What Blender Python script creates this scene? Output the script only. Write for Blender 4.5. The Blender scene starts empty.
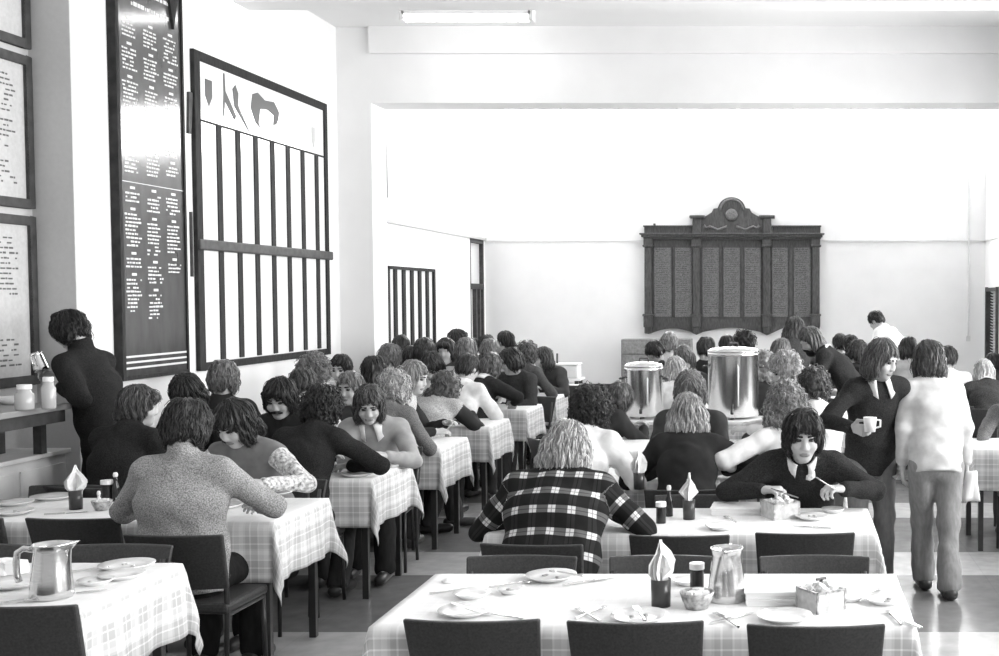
import bpy, bmesh, math, random
import numpy as np
from mathutils import Vector, Matrix
random.seed(7)
np.random.seed(7)
D = bpy.data
COL = bpy.context.scene.collection
PI = math.pi

# ------------------------------------------------------------------ camera model (used to read the floor plan off the picture)
F = 1180.0; CX = 785.0; TH = math.atan(.042); CY = 296 + F * .042; EYE = 1.85
def ray(u, v):
    x = (u - CX) / F; yc = -(v - CY) / F
    return Vector((x, math.cos(TH) + yc * math.sin(TH), -math.sin(TH) + yc * math.cos(TH)))
def at_z(u, v, z):
    r = ray(u, v); t = (z - EYE) / r.z
    return Vector((0, 0, EYE)) + r * t
def at_y(u, v, y):
    r = ray(u, v); t = y / r.y
    return Vector((0, 0, EYE)) + r * t

# ------------------------------------------------------------------ materials
def _nodes(name):
    m = D.materials.new(name); m.use_nodes = True
    nt = m.node_tree; b = nt.nodes['Principled BSDF']
    return m, nt, b
def mat(name, v, rough=.6, metal=0., noise=0., nscale=40., stretch=(1, 1, 1), bump=0., spec=.5, coat=0.):
    m, nt, b = _nodes(name)
    b.inputs['Base Color'].default_value = (v, v, v, 1)
    b.inputs['Roughness'].default_value = rough
    b.inputs['Metallic'].default_value = metal
    b.inputs['Specular IOR Level'].default_value = spec
    if coat: b.inputs['Coat Weight'].default_value = coat; b.inputs['Coat Roughness'].default_value = .08
    if noise or bump:
        tc = nt.nodes.new('ShaderNodeTexCoord'); mp = nt.nodes.new('ShaderNodeMapping')
        mp.inputs['Scale'].default_value = stretch
        n = nt.nodes.new('ShaderNodeTexNoise'); n.inputs['Scale'].default_value = nscale; n.inputs['Detail'].default_value = 4
        nt.links.new(tc.outputs['Object'], mp.inputs['Vector']); nt.links.new(mp.outputs['Vector'], n.inputs['Vector'])
        if noise:
            r = nt.nodes.new('ShaderNodeMapRange'); r.inputs['From Min'].default_value = .3; r.inputs['From Max'].default_value = .7
            r.inputs['To Min'].default_value = v * (1 - noise); r.inputs['To Max'].default_value = min(1, v * (1 + noise))
            nt.links.new(n.outputs['Fac'], r.inputs['Value']); nt.links.new(r.outputs['Result'], b.inputs['Base Color'])
        if bump:
            bp = nt.nodes.new('ShaderNodeBump'); bp.inputs['Strength'].default_value = bump; bp.inputs['Distance'].default_value = .01
            nt.links.new(n.outputs['Fac'], bp.inputs['Height']); nt.links.new(bp.outputs['Normal'], b.inputs['Normal'])
    return m
def emit(name, s):
    m, nt, b = _nodes(name)
    b.inputs['Base Color'].default_value = (1, 1, 1, 1)
    b.inputs['Emission Color'].default_value = (1, 1, 1, 1); b.inputs['Emission Strength'].default_value = s
    return m
def math_node(nt, op, a, b=None):
    n = nt.nodes.new('ShaderNodeMath'); n.operation = op
    for i, x in enumerate((a, b)):
        if x is None: continue
        if isinstance(x, (int, float)): n.inputs[i].default_value = x
        else: nt.links.new(x, n.inputs[i])
    return n.outputs[0]
def stripes(nt, coord, period, width, phase=0.):          # 1 inside the stripe
    x = math_node(nt, 'ADD', coord, phase + 1000 * period)
    x = math_node(nt, 'MODULO', x, period)
    return math_node(nt, 'LESS_THAN', x, width)

def floor_material():
    m, nt, b = _nodes('vinyl_floor')
    tc = nt.nodes.new('ShaderNodeTexCoord'); s = nt.nodes.new('ShaderNodeSeparateXYZ')
    nt.links.new(tc.outputs['Object'], s.inputs[0])
    st = stripes(nt, s.outputs['Y'], 2.03, 1.325, -6.43 + 2.03 * 4)   # broad dark bands, narrow pale bands
    n = nt.nodes.new('ShaderNodeTexNoise'); n.inputs['Scale'].default_value = 9; n.inputs['Detail'].default_value = 6
    nt.links.new(tc.outputs['Object'], n.inputs['Vector'])
    mix = nt.nodes.new('ShaderNodeMix'); mix.data_type = 'FLOAT'
    nt.links.new(st, mix.inputs['Factor']); mix.inputs[2].default_value = .6; mix.inputs[3].default_value = .25
    jx = stripes(nt, s.outputs['X'], .66, .006); jy = stripes(nt, s.outputs['Y'], .6767, .006, -6.43 + 2.03 * 4)
    j = math_node(nt, 'MAXIMUM', jx, jy)
    j = math_node(nt, 'SUBTRACT', 1.0, math_node(nt, 'MULTIPLY', j, .1))
    v = math_node(nt, 'MULTIPLY', mix.outputs[0], j)
    v = math_node(nt, 'MULTIPLY', v, math_node(nt, 'ADD', math_node(nt, 'MULTIPLY', n.outputs['Fac'], .5), .75))
    nt.links.new(v, b.inputs['Base Color'])
    b.inputs['Roughness'].default_value = .2
    r = math_node(nt, 'ADD', math_node(nt, 'MULTIPLY', n.outputs['Fac'], .16), .12)
    nt.links.new(r, b.inputs['Roughness'])
    b.inputs['Specular IOR Level'].default_value = .6
    return m

def cloth_material():
    m, nt, b = _nodes('checked_tablecloth')
    uv = nt.nodes.new('ShaderNodeUVMap'); uv.uv_map = 'UVMap'
    s = nt.nodes.new('ShaderNodeSeparateXYZ'); nt.links.new(uv.outputs['UV'], s.inputs[0])
    def bands(c):
        a = stripes(nt, c, .12, .06); t1 = stripes(nt, c, .04, .007, .02); t2 = stripes(nt, c, .12, .02, .03)
        a = math_node(nt, 'ADD', math_node(nt, 'MULTIPLY', a, .18), .13)
        w = math_node(nt, 'MULTIPLY', math_node(nt, 'MAXIMUM', t1, t2), .34)
        return math_node(nt, 'MAXIMUM', math_node(nt, 'SUBTRACT', a, w), 0.)
    k = math_node(nt, 'ADD', bands(s.outputs['X']), bands(s.outputs['Y']))
    at = nt.nodes.new('ShaderNodeAttribute'); at.attribute_name = 'border'
    k = math_node(nt, 'MULTIPLY', k, math_node(nt, 'ADD', math_node(nt, 'MULTIPLY', at.outputs['Fac'], .8), .03))
    v = math_node(nt, 'SUBTRACT', .86, math_node(nt, 'MULTIPLY', k, .7))
    nt.links.new(v, b.inputs['Base Color']); b.inputs['Roughness'].default_value = .85
    b.inputs['Specular IOR Level'].default_value = .2
    return m

def plaid_material():
    m, nt, b = _nodes('checked_wool')
    at = nt.nodes.new('ShaderNodeAttribute'); at.attribute_name = 'weave'
    s = nt.nodes.new('ShaderNodeSeparateXYZ'); nt.links.new(at.outputs['Vector'], s.inputs[0])
    h = stripes(nt, s.outputs['Y'], .098, .034); w = stripes(nt, s.outputs['X'], .088, .034)
    h2 = stripes(nt, s.outputs['Y'], .098, .004, -.015); w2 = stripes(nt, s.outputs['X'], .088, .004, -.015)
    both = math_node(nt, 'MULTIPLY', h, w)
    thin = math_node(nt, 'MAXIMUM', h2, w2)
    v = math_node(nt, 'ADD', .018, math_node(nt, 'MULTIPLY', h, .11))
    v = math_node(nt, 'ADD', v, math_node(nt, 'MULTIPLY', w, .012))
    v = math_node(nt, 'ADD', v, math_node(nt, 'MULTIPLY', both, .55))
    v = math_node(nt, 'MULTIPLY', v, math_node(nt, 'SUBTRACT', 1., math_node(nt, 'MULTIPLY', thin, .55)))
    nt.links.new(v, b.inputs['Base Color']); b.inputs['Roughness'].default_value = .95
    b.inputs['Specular IOR Level'].default_value = .1
    return m

def hair_material(v):
    m, nt, b = _nodes('hair')
    tc = nt.nodes.new('ShaderNodeTexCoord'); mp = nt.nodes.new('ShaderNodeMapping'); mp.inputs['Scale'].default_value = (1, 1, .12)
    n = nt.nodes.new('ShaderNodeTexNoise'); n.inputs['Scale'].default_value = 90; n.inputs['Detail'].default_value = 5
    nt.links.new(tc.outputs['Object'], mp.inputs['Vector']); nt.links.new(mp.outputs['Vector'], n.inputs['Vector'])
    r = nt.nodes.new('ShaderNodeMapRange'); r.inputs['From Min'].default_value = .32; r.inputs['From Max'].default_value = .68
    r.inputs['To Min'].default_value = v * .55; r.inputs['To Max'].default_value = min(.9, v * 1.45)
    at = nt.nodes.new('ShaderNodeAttribute'); at.attribute_name = 'tone'
    nt.links.new(n.outputs['Fac'], r.inputs['Value']); nt.links.new(math_node(nt, 'MULTIPLY', r.outputs['Result'], at.outputs['Fac']), b.inputs['Base Color'])
    bp = nt.nodes.new('ShaderNodeBump'); bp.inputs['Strength'].default_value = .3; bp.inputs['Distance'].default_value = .008
    nt.links.new(n.outputs['Fac'], bp.inputs['Height']); nt.links.new(bp.outputs['Normal'], b.inputs['Normal'])
    b.inputs['Roughness'].default_value = .42; b.inputs['Specular IOR Level'].default_value = .45
    return m

_cache = {}
def hairm(v):
    v = round(v, 3)
    if ('h', v) not in _cache: _cache[('h', v)] = hair_material(v)
    return _cache[('h', v)]
def clothm(v, kind='plain'):
    v = round(v, 3); key = (kind, v)
    if key not in _cache:
        if kind == 'knit': _cache[key] = mat('wool_knit', v, .95, noise=.55, nscale=170, bump=.35, spec=.1)
        elif kind == 'tweed': _cache[key] = mat('tweed', v, .95, noise=.5, nscale=120, bump=.3, spec=.1)
        elif kind == 'denim': _cache[key] = mat('denim', v, .9, noise=.14, nscale=60, stretch=(1, 1, .3), bump=.15, spec=.1)
        elif kind == 'print': _cache[key] = mat('printed_cotton', v, .9, noise=.7, nscale=60, spec=.15)
        elif kind == 'plaid': _cache[key] = plaid_material()
        else: _cache[key] = mat('cotton', v, .9, noise=.16, nscale=14, spec=.12, bump=.12)
    return _cache[key]

M = {}
def mats():
    M['wall'] = mat('white_paint', .79, .75, noise=.02, nscale=3)
    M['alcove_shade'] = mat('shaded_alcove_wall', .5, .8, noise=.03, nscale=40)  # shade of the alcove put into its wall and return colour
    M['dimmed_sheet'] = mat('shaded_name_sheet', .5, .3, noise=.08, nscale=40)  # white sheets painted darker to carry the alcove's dim light
    M['frosted'] = mat('frosted_pane', .66, .3)
    M['ceiling'] = mat('ceiling_paint', .8, .85)
    M['floor'] = floor_material()
    M['cloth'] = cloth_material()
    M['black_wood'] = mat('black_stained_wood', .03, .75, spec=.15, noise=.4, nscale=12, stretch=(1, 8, 1))
    M['frame'] = mat('dark_frame_wood', .055, .6, spec=.3, noise=.3, nscale=15)
    M['oak'] = mat('carved_oak', .058, .55, noise=.45, nscale=22, stretch=(3, 3, .6), bump=.3)
    M['oak_panel'] = mat('oak_name_panel', .125, .5, noise=.5, nscale=70, bump=.2)
    M['dark_board'] = mat('dark_board', .06, .13, noise=.25, nscale=9, stretch=(1, 1, .3), spec=.7)
    M['vinyl'] = mat('black_vinyl', .036, .5, noise=.35, nscale=120, bump=.08)
    M['black_metal'] = mat('black_metal', .03, .35, spec=.6)
    M['steel'] = mat('brushed_steel', .72, .22, 1., noise=.12, nscale=30, stretch=(1, 1, 12))
    M['cutlery'] = mat('cutlery_steel', .75, .22, 1.)
    M['china'] = mat('white_china', .82, .18)
    M['paper'] = mat('paper', .85, .9)
    M['sheet'] = mat('glazed_name_sheet', .72, .12, noise=.05, nscale=60)
    M['ink'] = mat('ink', .1, .7)
    M['ink_pale'] = mat('pale_ink', .42, .7)
    M['gold'] = mat('pale_lettering', .62, .5)
    M['tumbler'] = mat('dark_plastic', .045, .3)
    M['white_plastic'] = mat('white_plastic', .82, .35)
    M['sauce'] = mat('brown_sauce', .02, .15)
    M['food'] = mat('brown_food', .4, .7, noise=.5, nscale=90)
    M['bread'] = mat('bread', .6, .8, noise=.25, nscale=60)
    M['bowl'] = mat('patterned_bowl', .38, .4, noise=.6, nscale=55)
    M['white_metal'] = mat('white_enamel', .78, .35)
    M['skin'] = mat('skin', .46, .55, noise=.06, nscale=8, spec=.35)
    M['lip'] = mat('lips', .2, .5)
    M['shoe'] = mat('shoe_leather', .035, .4)
    M['eye'] = mat('eye', .03, .15)
    M['card'] = mat('brown_card', .22, .8, noise=.25, nscale=30)
    M['panel_paint'] = mat('cream_panel', .66, .6, noise=.06, nscale=6)
    M['grey_paint'] = mat('grey_paint', .42, .8)
    M['tube'] = emit('lit_tube', 9.)
    M['sky_glass'] = emit('daylit_clerestory', 11.)
    g, nt, b = _nodes('clear_glass')
    tr = nt.nodes.new('ShaderNodeBsdfTransparent'); gl = nt.nodes.new('ShaderNodeBsdfGlossy'); gl.inputs['Roughness'].default_value = .03
    fr = nt.nodes.new('ShaderNodeLayerWeight'); fr.inputs['Blend'].default_value = .25
    mx = nt.nodes.new('ShaderNodeMixShader')
    nt.links.new(fr.outputs['Fresnel'], mx.inputs[0]); nt.links.new(tr.outputs[0], mx.inputs[1]); nt.links.new(gl.outputs[0], mx.inputs[2])
    nt.links.new(mx.outputs[0], nt.nodes['Material Output'].inputs['Surface'])
    M['glass'] = g
mats()

# ------------------------------------------------------------------ object helpers
def link(o, parent=None):
    COL.objects.link(o)
    if parent: o.parent = parent
    return o
def thing(name, label, cat, loc=(0, 0, 0), rz=0., group=None):
    o = D.objects.new(name, None); o.empty_display_size = .1
    o.location = loc; o.rotation_euler = (0, 0, rz); link(o)
    return tag(o, label, cat, group)
def tag(o, label=None, cat=None, group=None, kind=None):
    if label: o['label'] = label
    if cat: o['category'] = cat
    if group: o['group'] = group
    if kind: o['kind'] = kind
    return o
def dup(root, loc, rz, label=None, group=None):
    r = root.copy(); COL.objects.link(r); r.location = loc; r.rotation_euler = (0, 0, rz)
    if label: r['label'] = label
    if group: r['group'] = group
    for ch in list(root.children):
        c = ch.copy(); COL.objects.link(c); c.parent = r
        for g in ch.children:
            e = g.copy(); COL.objects.link(e); e.parent = c
    return r

class MB:
    def __init__(s): s.v = []; s.f = []
    def add(s, vs, fs):
        n = len(s.v); s.v += [tuple(p) for p in vs]; s.f += [tuple(i + n for i in q) for q in fs]; return s
    def box(s, c, d, R=None):
        hx, hy, hz = d[0] / 2, d[1] / 2, d[2] / 2
        vs = [Vector((x, y, z)) for x in (-hx, hx) for y in (-hy, hy) for z in (-hz, hz)]
        if R is not None: vs = [R @ p for p in vs]
        c = Vector(c)
        return s.add([p + c for p in vs], [(0, 1, 3, 2), (4, 6, 7, 5), (0, 4, 5, 1), (2, 3, 7, 6), (0, 2, 6, 4), (1, 5, 7, 3)])
    def lohi(s, a, b):
        return s.box([(p + q) / 2 for p, q in zip(a, b)], [abs(q - p) for p, q in zip(a, b)])
    def tube(s, pts, r, n=10, cap=True):
        pts = [Vector(p) for p in pts]; rs = r if isinstance(r, (list, tuple)) else [r] * len(pts)
        rings = []; up = None
        for i, p in enumerate(pts):
            t = (pts[min(i + 1, len(pts) - 1)] - pts[max(i - 1, 0)]).normalized()
            if up is None: up = Vector((0, 0, 1)) if abs(t.z) < .9 else Vector((1, 0, 0))
            a = t.cross(up).normalized(); b = a.cross(t).normalized(); up = b
            rings.append([p + a * math.cos(2 * PI * k / n) * rs[i] + b * math.sin(2 * PI * k / n) * rs[i] for k in range(n)])
        vs = [p for q in rings for p in q]; fs = []
        for i in range(len(rings) - 1):
            for k in range(n): fs.append((i * n + k, i * n + (k + 1) % n, (i + 1) * n + (k + 1) % n, (i + 1) * n + k))
        if cap: fs += [tuple(reversed(range(n))), tuple(range(len(vs) - n, len(vs)))]
        return s.add(vs, fs)
    def lathe(s, prof, c=(0, 0, 0), n=24):
        vs = []; fs = []; m = len(prof)
        for r, z in prof:
            for k in range(n): vs.append((c[0] + r * math.cos(2 * PI * k / n), c[1] + r * math.sin(2 * PI * k / n), c[2] + z))
        for i in range(m - 1):
            for k in range(n): fs.append((i * n + k, i * n + (k + 1) % n, (i + 1) * n + (k + 1) % n, (i + 1) * n + k))
        if prof[0][0] > 1e-4: fs.append(tuple(reversed(range(n))))
        if prof[-1][0] > 1e-4 and prof[-1] != prof[0]: fs.append(tuple(range((m - 1) * n, m * n)))
        return s.add(vs, fs)
    def prism(s, poly, thick, M4=None):                 # polygon in xz, extruded along +y
        n = len(poly); vs = [Vector((x, 0, z)) for x, z in poly] + [Vector((x, thick, z)) for x, z in poly]
        if M4 is not None: vs = [M4 @ p for p in vs]
        fs = [tuple(range(n)), tuple(reversed(range(n, 2 * n)))] + [(i, n + i, n + (i + 1) % n, (i + 1) % n) for i in range(n)]
        return s.add(vs, fs)
    def build(s, name, m, parent=None, smooth=False, bevel=0., sub=0, loc=None):
        me = D.meshes.new(name); me.from_pydata(s.v, [], s.f)
        bm = bmesh.new(); bm.from_mesh(me); bmesh.ops.remove_doubles(bm, verts=bm.verts, dist=1e-6)
        bmesh.ops.recalc_face_normals(bm, faces=bm.faces); bm.to_mesh(me); bm.free()
        me.materials.append(m)
        if smooth: me.polygons.foreach_set('use_smooth', [True] * len(me.polygons))
        o = link(D.objects.new(name, me), parent)
        if loc: o.location = loc
        if bevel:
            b = o.modifiers.new('bevel', 'BEVEL'); b.width = bevel; b.segments = 2; b.limit_method = 'ANGLE'; b.angle_limit = .7
        if sub:
            q = o.modifiers.new('sub', 'SUBSURF'); q.levels = sub; q.render_levels = sub
        return o
def struct(o): o['kind'] = 'structure'; return o

# ------------------------------------------------------------------ distance-field figures
def _np(p): return np.array(p, dtype=np.float64)
class SDF:
    def __init__(s): s.p = []
    def cap(s, a, b, r1, r2=None, k=.02, sc=(1, 1, 1)):
        s.p.append(('c', _np(a), _np(b), r1, r1 if r2 is None else r2, k, _np(sc))); return s
    def ell(s, c, r, R=None, k=.02):
        s.p.append(('e', _np(c), _np(r), np.eye(3) if R is None else R, k)); return s
    def cut(s, c, r, R=None, k=.01):
        s.p.append(('s', _np(c), _np(r), np.eye(3) if R is None else R, k)); return s
    def plane(s, p, n):                                   # drops what lies on the side n points to
        s.p.append(('p', _np(p), _np(n))); return s
    def _bb(s, q):
        if q[0] == 'c':
            R = max(q[3], q[4]) * q[6]; return np.minimum(q[1], q[2]) - R, np.maximum(q[1], q[2]) + R
        R = np.abs(q[3]) @ q[2]
        return q[1] - R, q[1] + R
    def mesh(s, res):
        lo = np.full(3, 1e9); hi = -lo
        for q in s.p:
            if q[0] in 'ce': a, b = s._bb(q); lo = np.minimum(lo, a); hi = np.maximum(hi, b)
        lo -= 3 * res; hi += 3 * res
        n = np.ceil((hi - lo) / res).astype(int) + 1
        G = np.full(n, .25, np.float32)
        ax = [lo[i] + res * np.arange(n[i]) for i in range(3)]
        for q in s.p:
            if q[0] == 'p':
                d = ((ax[0][:, None, None] - q[1][0]) * q[2][0] + (ax[1][None, :, None] - q[1][1]) * q[2][1] + (ax[2][None, None, :] - q[1][2]) * q[2][2])
                G = np.maximum(G, d.astype(np.float32)); continue
            a, b = s._bb(q); k = q[5] if q[0] == 'c' else q[4]
            i0 = np.maximum(((a - lo - k) / res).astype(int) - 2, 0); i1 = np.minimum(((b - lo + k) / res).astype(int) + 3, n)
            if (i1 <= i0).any(): continue
            sl = tuple(slice(i0[i], i1[i]) for i in range(3))
            X = ax[0][sl[0]][:, None, None].astype(np.float32); Y = ax[1][sl[1]][None, :, None].astype(np.float32); Z = ax[2][sl[2]][None, None, :].astype(np.float32)
            if q[0] == 'c':
                sc = q[6]; A = q[1] / sc; B = q[2] / sc
                px = X / sc[0] - A[0]; py = Y / sc[1] - A[1]; pz = Z / sc[2] - A[2]
                e = B - A; ee = float(e @ e) + 1e-9
                h = np.clip((px * e[0] + py * e[1] + pz * e[2]) / ee, 0, 1)
                d = np.sqrt((px - h * e[0]) ** 2 + (py - h * e[1]) ** 2 + (pz - h * e[2]) ** 2) - (q[3] + (q[4] - q[3]) * h)
            else:
                R = q[3]; c = q[1]; r = q[2]
                px = X - c[0]; py = Y - c[1]; pz = Z - c[2]
                l = [px * R[0, i] + py * R[1, i] + pz * R[2, i] for i in range(3)]
                k0 = np.sqrt(sum((l[i] / r[i]) ** 2 for i in range(3))); k1 = np.sqrt(sum((l[i] / r[i] ** 2) ** 2 for i in range(3))) + 1e-6
                d = k0 * (k0 - 1) / k1
            g = G[sl]
            if q[0] == 's':
                d = -d; h = np.maximum(k - np.abs(g - d), 0) / k; G[sl] = np.maximum(g, d) + h * h * k * .25
            else:
                h = np.maximum(k - np.abs(g - d), 0) / k; G[sl] = np.minimum(g, d) - h * h * k * .25
        return nets(G, lo, res)
_C = np.array([(i, j, k) for i in (0, 1) for j in (0, 1) for k in (0, 1)])
_E = [(a, b) for a in range(8) for b in range(a + 1, 8) if np.abs(_C[a] - _C[b]).sum() == 1]
def nets(G, lo, res):
    S = G < 0
    n = np.array(G.shape) - 1
    cnt = np.zeros(n, np.int8)
    for c in _C: cnt += S[c[0]:c[0] + n[0], c[1]:c[1] + n[1], c[2]:c[2] + n[2]]
    mask = (cnt > 0) & (cnt < 8)
    idx = np.argwhere(mask)
    ids = np.full(n, -1, np.int64); ids[mask] = np.arange(len(idx))
    val = [G[idx[:, 0] + c[0], idx[:, 1] + c[1], idx[:, 2] + c[2]].astype(np.float64) for c in _C]
    acc = np.zeros((len(idx), 3)); w = np.zeros(len(idx))
    for a, b in _E:
        x = (val[a] < 0) != (val[b] < 0)
        t = np.where(x, val[a] / np.where(x, val[a] - val[b], 1), 0)
        acc += x[:, None] * (_C[a] + t[:, None] * (_C[b] - _C[a])); w += x
    V = lo + res * (idx + acc / np.maximum(w, 1)[:, None])
    faces = []
    for axis in range(3):
        u, v = [(1, 2), (2, 0), (0, 1)][axis]
        sl0 = [slice(1, -1)] * 3; sl1 = [slice(1, -1)] * 3
        sl0[axis] = slice(0, -1); sl1[axis] = slice(1, None)
        A = S[tuple(sl0)]; B = S[tuple(sl1)]
        for flip, mk in ((False, A & ~B), (True, B & ~A)):
            e = np.argwhere(mk)
            if not len(e): continue
            o = np.ones(3, int); o[axis] = 0; e = e + o
            q = []
            for du, dv in ((-1, -1), (0, -1), (0, 0), (-1, 0)):
                g = e.copy(); g[:, u] += du; g[:, v] += dv
                q.append(ids[g[:, 0], g[:, 1], g[:, 2]])
            if flip: q = q[::-1]
            faces.append(np.stack(q, 1))
    return V, np.concatenate(faces) if faces else np.zeros((0, 4), int)
def np_obj(name, V, Q, m, parent, disp=None, attr=None):
    me = D.meshes.new(name); nf = len(Q)
    me.vertices.add(len(V)); me.loops.add(nf * 4); me.polygons.add(nf)
    me.vertices.foreach_set('co', V.astype(np.float32).ravel())
    me.loops.foreach_set('vertex_index', Q.astype(np.int32).ravel())
    me.polygons.foreach_set('loop_start', np.arange(nf, dtype=np.int32) * 4)
    me.update(calc_edges=True)
    if disp is not None:
        N = np.zeros(len(V) * 3, np.float32); me.vertex_normals.foreach_get('vector', N); N = N.reshape(-1, 3)
        me.vertices.foreach_set('co', (V + N * disp(V)[:, None]).astype(np.float32).ravel())
    me.polygons.foreach_set('use_smooth', np.ones(nf, bool))
    if attr is not None:
        a = me.attributes.new(attr[0], 'FLOAT_VECTOR', 'POINT'); a.data.foreach_set('vector', attr[1].astype(np.float32).ravel())
    me.update(); me.materials.append(m)
    return link(D.objects.new(name, me), parent)
def wob(V, f, ph=0.):
    x, y, z = V[:, 0] * f + ph, V[:, 1] * f + 1.7 * ph, V[:, 2] * f + 2.3 * ph
    return (np.sin(x + 1.3 * np.sin(y * .9 + z * .4)) * np.sin(y * 1.1 + 1.1 * np.sin(z * .8)) + .6 * np.sin(z * 1.3 + 1.2 * np.sin(x * 1.2 + y))) / 1.6

from mathutils.kdtree import KDTree
def hair_obj(V, Q, m, parent, disp, hc, Rh, style, near, rnd):
    """one hair mesh: the mass of the hair plus tapering locks that follow it"""
    o = np_obj('hair_mass', V, Q, m, None, disp); me = o.data; n = len(V)
    C = np.zeros(n * 3, np.float32); me.vertices.foreach_get('co', C); C = C.reshape(-1, 3).astype(np.float64)
    N = np.zeros(n * 3, np.float32); me.vertex_normals.foreach_get('vector', N); N = N.reshape(-1, 3).astype(np.float64)
    D.objects.remove(o); D.meshes.remove(me)
    curly = 'curly' in style; wavy = style == 'wavy'
    cnt, rad, st = ((900, .0026, 8), (420, .0034, 7), (170, .0045, 5))[near]
    seg = (.0105 if curly else .016) * (1, 1.1, 1.5)[near]
    kd = KDTree(n)
    for i in range(n): kd.insert(C[i], i)
    kd.balance()
    crown = hc + Rh @ np.array((0, -.035, .13)); verts = []; faces = []; tones = [np.full(n, .85)]
    base = n; ns = 3
    ca = [(math.cos(2 * PI * k / ns), math.sin(2 * PI * k / ns)) for k in range(ns)]
    for q in range(cnt):
        i = rnd.randrange(n); p = C[i].copy(); nr = N[i]; pts = [p]; ph = rnd.uniform(0, 6.3); sw = rnd.uniform(-.5, .5); seg_ = seg * (.45 if float((p - hc) @ Rh[:, 1]) > .045 else 1); lift = rnd.uniform(.001, .006) * (2.2 if rnd.random() < .12 else 1) * (1.6 if curly or wavy else 1)
        side = None
        for k in range(1, st):
            d = p - crown; d /= np.linalg.norm(d) + 1e-6
            d = d + np.array((0, 0, -.55)); d = d - nr * float(d @ nr); L = np.linalg.norm(d)
            if L < 1e-3: d = np.array((.3, -1, -.2)); d = d - nr * float(d @ nr); L = np.linalg.norm(d)
            d /= L; sd = np.cross(nr, d); d = d + sd * sw * .6; d /= np.linalg.norm(d)
            t = p + d * seg_
            co, j, dist = kd.find(t); pn = C[j]
            if dist > seg_ * 1.1 or k == st - 1:
                e = p + (d + np.array((0, 0, -.35))) * seg_ * rnd.uniform(.7, 1.9) + nr * lift * .6; pts.append(e); break
            nr = N[j]; p = t - nr * float((t - pn) @ nr)
            f = k / st; off = nr * lift * (.4 + f)
            if curly: off = off + .0075 * (math.sin(ph + k * 1.5) * sd + (1 + math.cos(ph + k * 1.5)) * nr)
            elif wavy: off = off + .004 * math.sin(ph + k * 1.3) * sd
            pts.append(p + off)
        if len(pts) < 3: continue
        m_ = len(pts); P = np.array(pts); r0 = rad * rnd.uniform(.6, 1.4)
        T = np.gradient(P, axis=0); T /= np.linalg.norm(T, axis=1)[:, None] + 1e-9
        A = np.cross(T, nr); A /= np.linalg.norm(A, axis=1)[:, None] + 1e-9; B = np.cross(A, T)
        R = r0 * np.array([math.sin(PI * min(.18 + .82 * k / (m_ - 1), .985)) ** .7 for k in range(m_)])
        for k in range(m_):
            for c, s_ in ca: verts.append(P[k] + (A[k] * c + B[k] * s_) * R[k])
        for k in range(m_ - 1):
            for c in range(ns): faces.append((base + k * ns + c, base + k * ns + (c + 1) % ns, base + (k + 1) * ns + (c + 1) % ns, base + (k + 1) * ns + c))
        base += m_ * ns; tones.append(np.full(m_ * ns, rnd.uniform(.5, 1.7)))
    if verts: V2 = np.concatenate([C, np.array(verts)]); Q2 = np.concatenate([Q, np.array(faces)])
    else: V2, Q2 = C, Q
    o = np_obj('hair', V2, Q2, m, parent)
    a = o.data.attributes.new('tone', 'FLOAT', 'POINT'); a.data.foreach_set('value', np.concatenate(tones).astype(np.float32))
    return o
# ------------------------------------------------------------------ people
def rot(axis, a): return np.array(Matrix.Rotation(a, 3, axis))
def ik(S, W, l1, l2, pole):
    d = W - S; L = np.linalg.norm(d); u = d / L
    if L > (l1 + l2) * .995:
        W = S + u * (l1 + l2) * .995; L = (l1 + l2) * .995
    a = (l1 * l1 - l2 * l2 + L * L) / (2 * L); h = math.sqrt(max(l1 * l1 - a * a, 1e-5))
    p = pole - u * float(pole @ u); p /= np.linalg.norm(p)
    return S + u * a + p * h, W
def unit(a): return a / (np.linalg.norm(a) + 1e-9)
def hand(s, W, f, n, side, curl, res, sc=1.):
    f = unit(f); n = unit(n - f * float(n @ f)); t = np.cross(f, n) * side
    mr = lambda r: max(r * sc, res * .9)
    for j in range(4):
        root = W + f * (.092 - .006 * abs(j - 1)) * sc + t * (.031 - .0205 * j) * sc
        s.cap(W + f * .012 * sc + t * (.014 - .009 * j) * sc, root, mr(.0155), mr(.0125), k=.012)
        L = (.072, .081, .075, .058)[j] * sc; p = root; ang = 0
        for q, (frac, r0, r1) in enumerate(((.44, .0095, .009), (.31, .009, .0082), (.25, .0082, .007))):
            ang += curl * (.7, 1.1, .8)[q]
            dd = f * math.cos(ang) + n * math.sin(ang); e = p + dd * L * frac
            s.cap(p, e, mr(r0), mr(r1), k=.004); p = e
    b = W + f * .022 * sc + t * .022 * sc; c = b + unit(f * .65 + t * .75 + n * .25) * .045 * sc
    e = c + unit(f * .9 + t * (.25 - .5 * curl) + n * (.2 + .5 * curl)) * .036 * sc
    s.cap(b, c, mr(.015), mr(.0105), k=.012); s.cap(c, e, mr(.0105), mr(.008), k=.005)

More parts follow.
